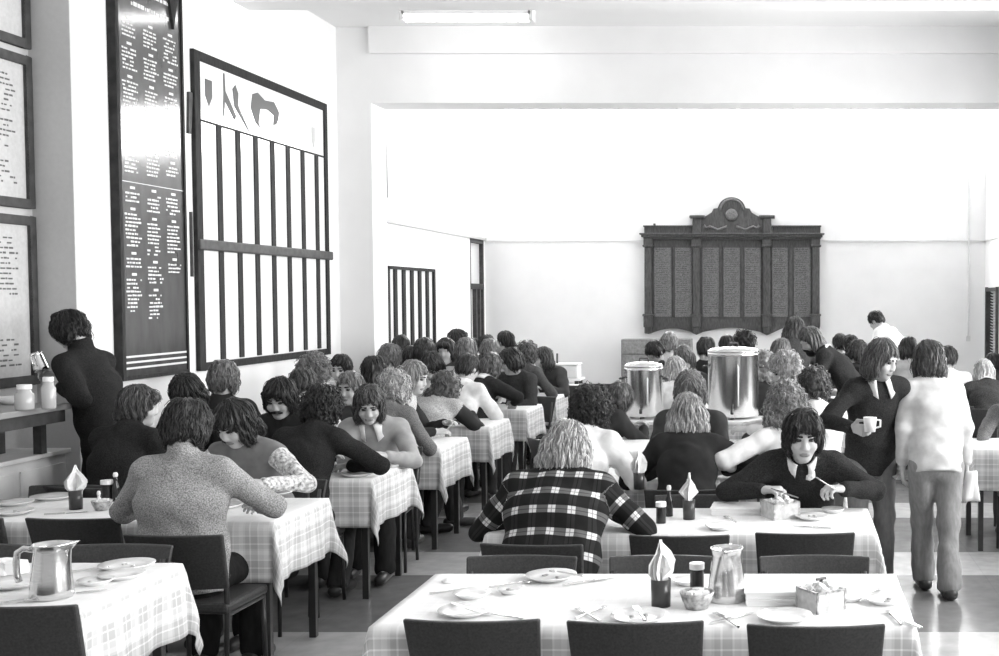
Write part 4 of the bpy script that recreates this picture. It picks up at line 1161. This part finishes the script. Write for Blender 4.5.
    MB().lohi((-.25, -.95, .265), (.25, .87, .3)).build('top', M['grey_top'], t, bevel=.005)
    MB().lohi((-.22, -.92, .19), (.22, .84, .265)).build('apron', M['frame'], t)
    for qx in (-.15, .1):
        for yy in (-.85, .0, .78): MB().box((qx, yy, .095), (.05, .05, .19)).build('leg', M['frame'], t)
    z = 1.2
    def jar(u, v, r, h, label, name='glass_jar', m='china', lid=False):
        p = at_z(u, v, z); t = thing(name, label, 'jar' if 'jar' in name else name, (p.x, p.y, z))
        MB().lathe([(0, 0), (r * .9, 0), (r, .01), (r, h * .75), (r * .7, h * .88), (r * .72, h), (0, h)], n=20).build('body', M[m], t, smooth=True)
        if lid: MB().lathe([(0, h), (r * .76, h), (r * .76, h + .025), (0, h + .027)], n=20).build('lid', M['white_plastic'], t)
    jar(25, 410, .05, .12, 'squat pale jar with lid on the counter shelf', lid=True, m='jar_glass')
    jar(49, 409, .038, .16, 'tall pale jar beside the hands of the standing person in black', lid=True, m='jar_glass')
    p = at_z(7, 405, z)
    t = thing('bowl', 'white bowl at the end of the counter shelf', 'bowl', (p.x, p.y + .05, z)); MB().lathe([(0, 0), (.05, 0), (.1, .045), (.095, .045), (.048, .008), (0, .008)], n=24).build('dish', M['china'], t, smooth=True)
# ------------------------------------------------------------------ who sits where
RY = [(3.90, 4.64), (5.42, 6.09), (6.92, 7.6), (8.35, 9.03), None, (11.0, 11.65), (12.35, 13.0), (13.75, 14.4)]
LY = [(4.14, 4.83), (5.72, 6.40), (7.09, 7.81), (8.5, 9.2), (9.92, 10.6), (11.35, 12.03), (12.75, 13.43), (14.15, 14.8)]
def tables():
    nth = ['nearest', 'second', 'third', 'fourth', 'fifth', 'sixth', 'seventh', 'last']
    for i, q in enumerate(LY): table(-4.2 if i not in (5, 6) else -4.1, -2.5, q[0], q[1], nth[i] + ' in the row beside the wall with boards', 30 + i)
    xs = [(-1.38, .43), (-1.38, .42), (-1.4, .34), (-1.4, .3), None, (-1.5, .1), (-1.0, .95), (-1.7, 1.0)]
    names = {0: 'nearest in the middle row, with steel jug and sugar box', 1: 'second in the middle row, where the dark jumper eats', 2: 'third in the middle row, before the urn trolley', 3: 'fourth in the middle row, beside the urns', 5: 'just behind the urn trolley', 6: 'two behind the urn trolley', 7: 'under the carved board at the back'}
    for i, q in enumerate(RY):
        if q: table(xs[i][0], xs[i][1], q[0], q[1], names[i], 50 + i)
    for i, (a, b) in enumerate(((8.45, 9.13), (11.6, 12.28), (13.3, 13.98))):
        table(1.36, 2.95, a, b, ('nearest on the window side past the woman in jeans', 'second on the window side, by the white haired person', 'farthest on the window side')[i], 70 + i)

def LN(i): return LY[i][0] + .13
def LF(i): return LY[i][1] - .02
def RN(i): return RY[i][0] + .13
def RF(i): return RY[i][1] - .02
def crowd():
    W = (.74, 'plain'); B = (.024, 'plain')
    p = person
    # ---- row beside the wall
    p('grey', 'person in speckled grey sweater seen from behind, dark wavy hair, sitting alone', 187, 428, 5.55, -2, 'wavy', .028, (.31, 'knit'), shift=-.03, cdx=.08, hs=.95, legs=(.02, 'denim'), pitch=28, arms=[(-.17, .3, .83), (.2, .34, .82)], poles=[(-1, -.1, -.6), (1, -.1, -.5)], neck='roll', sh=.18, fat=1.2, short='person in speckled grey sweater')
    p('darkback', 'person in black sweater beside the standing one, straight bowl haircut, face turned aside', 139, 407, 6.98, -14, 'mop', .075, (.024, 'knit'), legs=(.02, 'denim'), pitch=8, hyaw=-52, arms='rest', hs=.92, sh=.18, fat=1.12, short='bowl haircut person in black sweater')
    p('pattern', 'person with dark shaggy hair, grey vest and pale patterned sleeves, fist on the table', 235, 424, LF(1) - .09, 172, 'shaggy', .02, (.17, 'plain'), sleeves=(.5, 'print'), legs=(.03, 'denim'), pitch=34, hyaw=-14, hs=.94, arms=[('px', 262, 484, 6.02), (.1, .45, .80)], curl=(1.1, .5), poles=[(-1, -.1, -.5), (1, -.1, -.4)], sh=.17, short='person in grey vest and patterned sleeves')
    p('curlblack', 'person with dark curly hair and black sweater seen from behind, elbow on the table end', 322, 410, LN(2) + .05, -8, 'curly', .024, (.024, 'knit'), legs=(.05, 'denim'), pitch=24, hyaw=-15, hs=.92, arms=[(-.08, .42, .82), (.17, .36, .80)], poles=[(-1, -.3, -.6), (1, .0, -.35)], sh=.175, collar=None, short='curly person in black sweater')
    p('moust', 'person with dark mop hair and moustache facing the tables by the wall, dark top', 280, 399, LF(2), 176, 'mop', .018, (.03, 'plain'), pitch=22, hyaw=6, beard='moustache', short='moustached person in dark top')
    p('jacket', 'person in pale jacket with straight brown hair, hands together over a plate', 369, 405, LF(2) - .11, 186, 'parted', .07, (.34, 'plain'), legs=(.03, 'denim'), pitch=26, hyaw=12, hs=.93, arms=[('px', 385, 456, 7.45), ('px', 366, 458, 7.4)], curl=.6, collar=2, sh=.165, short='person in pale jacket')
    p('blackbob', 'person with smooth black bob behind the bowl haircut, next to the wall', 187, 394, LF(2) + .02, 178, 'bob', .014, (.02, 'plain'), pitch=42, short='person with smooth black bob')
    p('greywave', 'person with greying wavy hair below the big team board, dark top', 224, 380, LN(3), 5, 'wavy', .14, (.025, 'plain'), pitch=18, short='grey wavy haired person')
    p('whiteback', 'person with brown hair and white top bent low behind the moustached one', 303, 387, LN(3) + .05, 10, 'short', .06, W, pitch=30, hyaw=30, short='person in white top behind the moustached one')
    p('curlwall', 'person with fluffy light curls against the white wall, under the board corner', 314, 372, 9.85, 160, 'curly', .16, (.5, 'plain'), pitch=35, hyaw=-30)
    p('specs', 'person with short black hair and pale face against the pillar, white top', 341, 370, LF(4), 178, 'short', .02, W, pitch=10)
    p('fairgirl', 'person with fair parted hair looking up behind the pale jacket', 350, 389, LF(3) - .1, 170, 'parted', .2, (.14, 'plain'), pitch=8)
    p('roundback', 'person with smooth round black hair, seen from behind, below the pillar', 374, 372, LN(4) + .03, 0, 'bob', .012, (.1, 'plain'), pitch=10)
    p('blond', 'person with blond curls and grey cardigan seen from behind, sitting at the table end', 394, 391, LN(3) + .03, -10, 'curly', .36, (.16, 'knit'), pitch=22, arms=[(-.1, .4, .83), (.15, .38, .82)], short='blond curly person in grey cardigan')
    p('b15', 'person with light brown hair behind the smooth round black head', 390, 358, LN(5), -10, 'wavy', .12, (.4, 'plain'), pitch=20)
    p('b16', 'small dark head nearest the barred board in the recess', 401, 347, 13.5, 0, 'short', .018, (.05, 'plain'), pitch=10)
    p('band', 'person with fair hair swept back and pale vest over dark sleeves', 414, 378, LF(3) + .05, -80, 'parted', .26, (.5, 'knit'), sleeves=(.03, 'plain'), pitch=15, hyaw=-20, arms=[(-.05, .42, .84), (.2, .36, .8)])
    p('bigcurl', 'person with big brown curls and light sweater, dark sleeves, seen from behind', 446, 389, LN(4) - .05, -14, 'longcurly', .075, (.42, 'knit'), sleeves=(.04, 'plain'), pitch=16, legs=(.02, 'denim'), sh=.17)
    p('b19', 'person with dark bob and white collar between the curly heads', 432, 367, LF(4), 178, 'bob', .03, (.6, 'plain'), pitch=42)
    p('b20', 'person with dark brown hair just below the barred board', 425, 352, LN(5) + .1, 0, 'wavy', .03, (.1, 'plain'), pitch=12)
    p('b21', 'person with dark hair and spectacled face looking out over the curls', 446, 352, LF(5), 175, 'mop', .02, (.05, 'plain'), pitch=4)
    p('b32', 'dark head half hidden behind light brown hair by the recess', 411, 359, LF(5) + .1, 180, 'short', .02, (.04, 'plain'), pitch=40)
    p('b22', 'person with light brown rounded hair behind the dark neat head', 466, 352, LN(5) + .05, 0, 'wavy', .13, (.4, 'plain'), pitch=18)
    p('b23', 'person with neat dark hair, bare neck and white shirt among the wall tables', 468, 369, LF(4), -20, 'short', .035, W, pitch=22, collar=1)
    p('b24', 'person in charcoal sweater with brown hair, arm stretched across the cloth', 491, 367, LN(5) - .02, -28, 'wavy', .09, (.028, 'knit'), pitch=22, arms=[(-.05, .45, .85), (.25, .36, .82)], poles=[(-1, -.3, -.5), (1, -.2, -.2)], collar=1)
    p('b25', 'person with dark mop hair facing aside, arms folded at the far table end', 511, 362, LF(5) - .05, 160, 'mop', .02, (.05, 'knit'), pitch=20, hyaw=-50, arms='rest')
    p('b26', 'person with full brown hair and grey jumper bent over the seventh wall table', 527, 355, LN(6), -20, 'curly', .07, (.09, 'knit'), short='brown haired person in grey jumper at the seventh table', pitch=14, arms=[(-.1, .42, .82), (.2, .36, .82)])
    p('b27', 'person with dark hair in grey pullover, profile at the far end of the wall row', 543, 359, LF(6), 165, 'parted', .045, (.07, 'plain'), pitch=12, hyaw=-40)
    p('b28', 'person with black swept hair like a cap before the corner door', 458, 341, 14.1, -70, 'mop', .012, (.06, 'plain'), pitch=2, hyaw=-15)
    p('b29', 'person with rounded black hair just beside the corner door', 487, 347, 13.5, 0, 'short', .015, (.05, 'plain'), pitch=14)
    p('b30', 'person with black ponytail at the far end of the wall tables', 505, 342, 14.7, 60, 'ponytail', .012, (.05, 'plain'), pitch=0)
    p('b31', 'person with light hair low between two black heads at the far tables', 490, 352, 12.75, 5, 'wavy', .15, (.3, 'plain'), short='light haired person low between two black heads', pitch=24)
    p('b33', 'dark head directly below the corner door, half hidden', 474, 349, 14.9, 0, 'short', .03, (.1, 'plain'), pitch=20)
    # ---- middle row
    p('check', 'person in black and white checked jacket hunched over the table, long fair hair', 567, 449, RN(1) + .08, -4, 'long', .38, (.03, 'plaid'), legs=(.03, 'denim'), pitch=42, arms=[(-.17, .36, .82), (.22, .4, .82)], poles=[(-1, -.3, -.75), (1, -.3, -.75)], sh=.195, fat=1.35, short='person in checked jacket')
    p('jumper', 'person in dark jumper and white collar facing us, eating with raised knife and fork', 803, 437, RF(1) - .03, 183, 'mop', .024, (.03, 'knit'), legs=(.03, 'denim'), pitch=13, hyaw=3, arms=[('px', 843, 489, 5.93), ('px', 763, 490, 5.93)], poles=[(-1, -.2, -.35), (1, -.2, -.35)], curl=(.9, .9), palms=[(.5, .3, -.8), (-.5, .3, -.8)], collar=2, sh=.17, al=.94, fat=1.1, beard=None, short='person in dark jumper and white collar')
    p('whitecurl', 'person with dark curly hair and white shirt seen from behind, between check and urns', 591, 411, RN(2) - .05, -14, 'curly', .03, (.78, 'plain'), pitch=12, arms=[(-.1, .42, .84), (.16, .36, .82)], sh=.165, short='curly person in white shirt before the urns')
    p('blondblack', 'person in black sweater with straight fair hair to the shoulders, back turned', 688, 416, RN(2) - .02, 3, 'long', .33, (.026, 'plain'), legs=(.02, 'denim'), pitch=12, arms=[(-.14, .4, .82), (.22, .38, .8)], poles=[(-1, -.3, -.6), (1, -.1, -.3)], sh=.155, short='fair haired person in black sweater')
    p('curlwhite', 'person with long fair curls and white blouse, back turned, behind the dark jumper', 786, 408, RN(2) + .04, 14, 'longcurly', .26, (.76, 'plain'), pitch=14, arms=[(-.3, .33, .82), (.1, .4, .82)], poles=[(-1, -.35, -.3), (1, -.3, -.6)], short='person with long fair curls in white blouse')
    p('fringe', 'person with parted light hair facing the black sweater, dark cardigan', 690, 391, RF(2) + .1, 182, 'parted', .17, (.05, 'plain'), pitch=48, arms='rest', sh=.17)
    p('whitedark', 'person with short dark curls and white shirt leaning behind the dark jumper', 814, 389, RN(3) - .03, 6, 'curly', .05, (.76, 'plain'), short='dark curly person in white shirt behind the dark jumper', pitch=26, hyaw=-20, arms=[(-.1, .4, .84), (.16, .36, .82)])
    p('m47', 'person with wavy fair hair facing the urns, beyond the long fair curls', 786, 371, RF(3) + .12, 100, 'longcurly', .28, (.6, 'plain'), pitch=24)
    p('m50', 'person with brown curls bent low beside the smaller urn, dark sleeve', 619, 400, RN(3) + .75, -40, 'wavy', .08, (.035, 'plain'), pitch=35, hs=.95, arms='rest')
    p('m48', 'person with light wavy hair close beside the larger urn', 765, 368, RN(5) - .55, 10, 'longcurly', .2, (.03, 'plain'), pitch=18)
    p('m49', 'person with centre parted hair below the carved board pendant', 781, 353, RN(5) + .1, 5, 'parted', .15, (.35, 'plain'), pitch=20, hs=1.0)
    p('m54', 'person with fair hair and white blouse half behind the smaller urn', 675, 371, RN(5) - .1, 20, 'long', .36, W, pitch=18)
    p('m55', 'person with striped dark and fair hair between the two urns', 684, 359, RF(5) - .05, 175, 'parted', .12, (.05, 'plain'), pitch=50)
    p('m52', 'dark head bent low behind the smaller urn lid', 655, 353, RN(6) + .5, 150, 'short', .02, (.04, 'plain'), pitch=45)
    p('m51', 'small fair head topmost beyond the smaller urn', 669, 344, RY[7][0] + .2, 0, 'wavy', .2, (.5, 'plain'), pitch=15)
    p('m56', 'person with half dark half fair head and black jumper between urns, back turned', 706, 350, RN(6), -15, 'short', .04, (.028, 'plain'), pitch=16)
    p('m57', 'dark flat head just over the larger urn lid', 727, 347, RN(7) - .3, 0, 'short', .02, (.03, 'plain'), pitch=40)
    p('m58', 'person with black bushy hair rising behind the larger urn', 745, 345, RN(6) - .02, -30, 'curly', .014, (.028, 'plain'), pitch=18)
    p('m59', 'standing person in tweed jacket with long brown hair before the carved board', 795, 330, 12.15, -10, 'long', .05, (.06, 'tweed'), stand=True, pitch=20, arms=[(-.15, .45, 1.0), (.15, .45, 1.0)])
    p('beard', 'bearded person in black jacket bending down over a table, white shirt front', 811, 341, 11.35, 78, 'parted', .09, (.026, 'tweed'), stand=True, pitch=30, hyaw=35, beard='full', collar=2, pz=.88, Lt=.72, arms=[(-.2, .55, .84), (.2, .5, .84)], sh=.185, fat=1.15, legs=(.02, 'plain'))
    p('m61', 'small dark head nearest the bearded one, farthest back', 840, 345, 14.3, 0, 'short', .03, (.1, 'plain'), pitch=15)
    p('m62', 'dark rounded head with brown top behind the profile face, beside the bearded one', 851, 347, 13.5, 10, 'short', .02, (.08, 'plain'), pitch=14)
    p('m63', 'person in dark top with pale face in profile behind the cup holder', 857, 353, RN(6) - .1, -60, 'wavy', .03, (.04, 'plain'), short='person with pale profile behind the cup holder', pitch=18)
    p('farwhite', 'standing person in white blouse with black hair, farthest by the back wall', 876, 321, 15.6, 50, 'short', .014, W, stand=True, pitch=34, pz=.95, Lt=.74, arms=[(-.15, .42, 1.05), (.15, .42, 1.05)])
    # ---- window side
    p('m67', 'person with dark hair and pale collar between cup holder and white sweater', 908, 349, 13.15, 12, 'parted', .03, (.55, 'plain'), short='person with pale collar between cup holder and white sweater', pitch=25)
    p('m68', 'person with dark hair and white shirt just past the white sweater', 948, 360, 11.75, -4, 'short', .03, W, pitch=18)
    p('whitehair', 'person with pale hair, white collar and dark tweed jacket, back turned on window side', 984, 373, 11.72, 0, 'bob', .55, (.06, 'tweed'), pitch=12, collar=1, short='pale haired person in tweed jacket')
    p('m70', 'dark head just behind the pale haired person', 993, 366, 12.5, 0, 'short', .02, (.04, 'plain'), pitch=20)
    p('edge', 'person in grey jumper cut off by the picture edge, forearm over the cloth', 1018, 397, 9.15, 165, 'mop', .03, (.17, 'knit'), pitch=24, arms=[(-.05, .4, .82), ('px', 975, 459, 8.8)], poles=[(-1, -.2, -.5), (1, -.1, -.5)], sh=.175, short='person in grey jumper at the picture edge')
    # ---- on their feet
    p('cup', 'standing person in dark jumper and jeans with white collar, holding a white cup', 882, 360, 7.25, 196, 'parted', .12, (.03, 'knit'), legs=(.15, 'denim'), stand=True, pitch=20, hyaw=34, pz=.83, Lt=.66, arms=[(-.2, .02, .82), ('px', 853, 428, 6.95)], poles=[(-.6, -.8, -.2), (.8, -.5, -.4)], curl=(.5, .8), palms=[(1, 0, 0), (-.8, 0, .3)], collar=2, sh=.155, hs=.93, group='people on their feet')
    p('white', 'standing person in white sweater and pale jeans seen from behind in the walkway', 929, 362, 7.5, 6, 'parted', .06, (.58, 'plain'), legs=(.26, 'denim'), stand=True, pitch=22, pz=.82, Lt=.645, al=.86, arms=[(-.2, .06, .805), (.215, .1, .80)], poles=[(-.5, -.9, -.1), (.5, -.9, -.1)], palms=[(1, 0, 0), (-1, 0, 0)], curl=.5, sh=.145, hs=.99, stride=.13, stance=.05, flare=.07, fat=.98, group='people on their feet')
    p('counter', 'standing person in black polo neck bowing over a jar at the counter shelf', 70, 331, 7.32, 82, 'wavy', .016, (.02, 'knit'), legs=(.014, 'plain'), stand=True, pitch=38, hs=.9, pz=.93, Lt=.745, arms=[('px', 61, 387, 7.16), ('px', 61, 383, 7.36)], poles=[(-.3, -.6, -1), (.3, -.6, -1)], curl=.8, neck='roll', palms=[(1, .3, 0), (-1, .3, 0)], sh=.17, group='people on their feet')

def props():
    # knife and fork held by the dark jumper, the cup, the folded cloth, the jug at the counter
    def stick(pa, pb): d = (Vector(pb) - Vector(pa)).normalized(); return d.to_track_quat('Y', 'Z').to_matrix()
    a = at_y(772, 490, 5.84); b = at_y(797, 498, 5.72); cutlery('knife', (a + b) / 2, 0, 'knife held in the hand of the person in dark jumper', stick(a, b))
    a = at_y(833, 489, 5.84); b = at_y(812, 477, 5.74); m = cutlery('fork', (a + b) / 2, 0, 'fork with bread held up by the person in dark jumper', stick(a, b))
    q = at_y(809, 475, 5.72); mb = MB()
    for k in range(4): mb.lathe([(0, -.015), (.018, -.008), (.016, .01), (0, .016)], (random.uniform(-.014, .014), random.uniform(-.01, .01), random.uniform(-.012, .012)), 9)
    o = mb.build('bread_piece', M['bread'], None, smooth=True); o.location = q; tag(o, 'piece of bread on the fork of the person in dark jumper', 'bread')
    c = at_y(870, 424, 6.86)
    t = thing('cup', 'white cup held by the standing person in dark jumper', 'cup', (c.x, c.y, c.z - .045), 0)
    MB().lathe([(0, 0), (.032, 0), (.04, .085), (.037, .085), (.03, .006), (0, .006)], n=24).build('vessel', M['white_plastic'], t, smooth=True)
    MB().tube([(.036, 0, .07), (.06, 0, .066), (.06, 0, .03), (.034, 0, .022)], .006, 8).build('handle', M['white_plastic'], t, smooth=True)
    w = PEOPLE['white']['wrists'][1]
    mb = MB(); vs = []
    for j in range(9):
        for i in range(5):
            f = j / 8; vs.append(((i - 2) * .016 * (1 + f * .8), .012 * math.sin(i * 2 + f * 3), -.19 * f))
    mb.add(vs, [(j * 5 + i, j * 5 + i + 1, j * 5 + i + 6, j * 5 + i + 5) for j in range(8) for i in range(4)])
    o = mb.build('folded_cloth', M['paper'], None, smooth=True); o.location = (w.x + .03, w.y - .03, w.z - .05); so = o.modifiers.new('thick', 'SOLIDIFY'); so.thickness = .01
    tag(o, 'white folded cloth hanging from the hand of the person in white sweater', 'cloth')
    p = at_y(42, 370, 7.24)
    t = jug((p.x, p.y, p.z - .005), 0, 'small pale metal jug tipped in the hands of the standing person in black', .6)
    t.rotation_euler = (0, math.radians(-18), 0)

def chairs():
    for loc, rz, who in CHAIR_JOBS: put_chair(loc.x, loc.y, rz, 'black chair under the ' + ' '.join(who.split(',')[0].split()[:12]))
    E = lambda x, y, far, lab: put_chair(x, y, PI if far else 0, lab)
    E(-1.03, 4.10, 0, 'empty black chair at the nearest middle table, end farthest from the walkway')
    E(-.49, 4.08, 0, 'empty black chair centred at the front of the nearest middle table')
    E(.10, 4.04, 0, 'empty black chair in front of the sugar box on the nearest middle table')
    E(-1.07, 4.50, 1, 'empty chair across the nearest table, behind the largest plate')
    E(-.49, 4.50, 1, 'empty chair across the nearest table, behind the napkin tumbler')
    E(.12, 4.50, 1, 'empty chair across the nearest table, behind the sugar box')
    E(-.47, 5.47, 0, 'empty black chair beside the checked jacket at the second middle table')
    E(.09, 5.52, 0, 'empty black chair with its back to the sugar box of the nearest table')
    E(-.47, 5.98, 1, 'empty chair across the second middle table, behind the napkin tumbler')
    E(-2.66, 4.28, 0, 'empty black chair at the wall table with the steel jug, front side')
    E(-2.83, 4.72, 1, 'empty chair across the steel jug table, behind the large plate')
    E(-3.42, 4.72, 1, 'empty chair across the steel jug table, nearer the wall')
    E(-3.41, 5.87, 0, 'empty black chair next to the grey sweater at the second wall table')
    E(-3.97, 5.87, 0, 'empty black chair at the second wall table, closest to the wall')
    E(-4.0, 6.3, 1, 'empty chair by the low cupboard, across the second wall table')
    E(1.75, 8.4, 0, 'empty chair at the nearest window side table, by the picture edge')
# ------------------------------------------------------------------ light, camera, build
def lights():
    w = D.worlds.new('daylight'); bpy.context.scene.world = w; w.use_nodes = True
    bg = w.node_tree.nodes['Background']; bg.inputs[0].default_value = (1, 1, 1, 1); bg.inputs[1].default_value = .38
    def area(name, loc, rot_, sx, sy, power):
        l = D.lights.new(name, 'AREA'); l.shape = 'RECTANGLE'; l.size = sx; l.size_y = sy; l.energy = power
        o = link(D.objects.new(name, l)); o.location = loc; o.rotation_euler = rot_; return o
    for k, (a, b) in enumerate(((1.2, 3.6), (4.9, 7.3), (8.4, 11.2), (13.4, 16.6))):
        area('window_daylight', (RX + .45, (a + b) / 2, 2.45), (0, PI / 2, 0), 2.9, b - a, (260, 260, 330, 200)[k])
    area('clerestory_daylight', (-.8, BY - .02, 4.7), (PI / 2, 0, PI), 7.4, .9, 90)
def camera():
    c = D.cameras.new('camera'); o = link(D.objects.new('camera', c)); c.sensor_width = 36; c.lens = 36 * F / 999
    o.location = (0, 0, EYE); o.rotation_euler = (PI / 2 - TH, 0, 0)
    c.shift_x = (499.5 - CX) / 999; c.shift_y = (CY - 328) / 999; c.clip_start = .05
    sc = bpy.context.scene; sc.camera = o
    sc.view_settings.view_transform = 'Standard'; sc.view_settings.look = 'None'; sc.view_settings.exposure = .55; sc.view_settings.gamma = 1
    sc.view_settings.use_curve_mapping = False
    sc.cycles.use_denoising = True; sc.cycles.max_bounces = 8; sc.cycles.diffuse_bounces = 5
M['grey_top'] = mat('grey_laminate', .3, .35)
M['jar_glass'] = mat('pale_jar', .45, .1)
import time as _t
_t0 = _t.time()
setting(); left_boards(); memorial(); tables(); tableware(); service()
_t1 = _t.time()
crowd(); props(); chairs()
print('static %.1f people %.1f' % (_t1 - _t0, _t.time() - _t1))
lights(); camera()
bpy.context.view_layer.update()
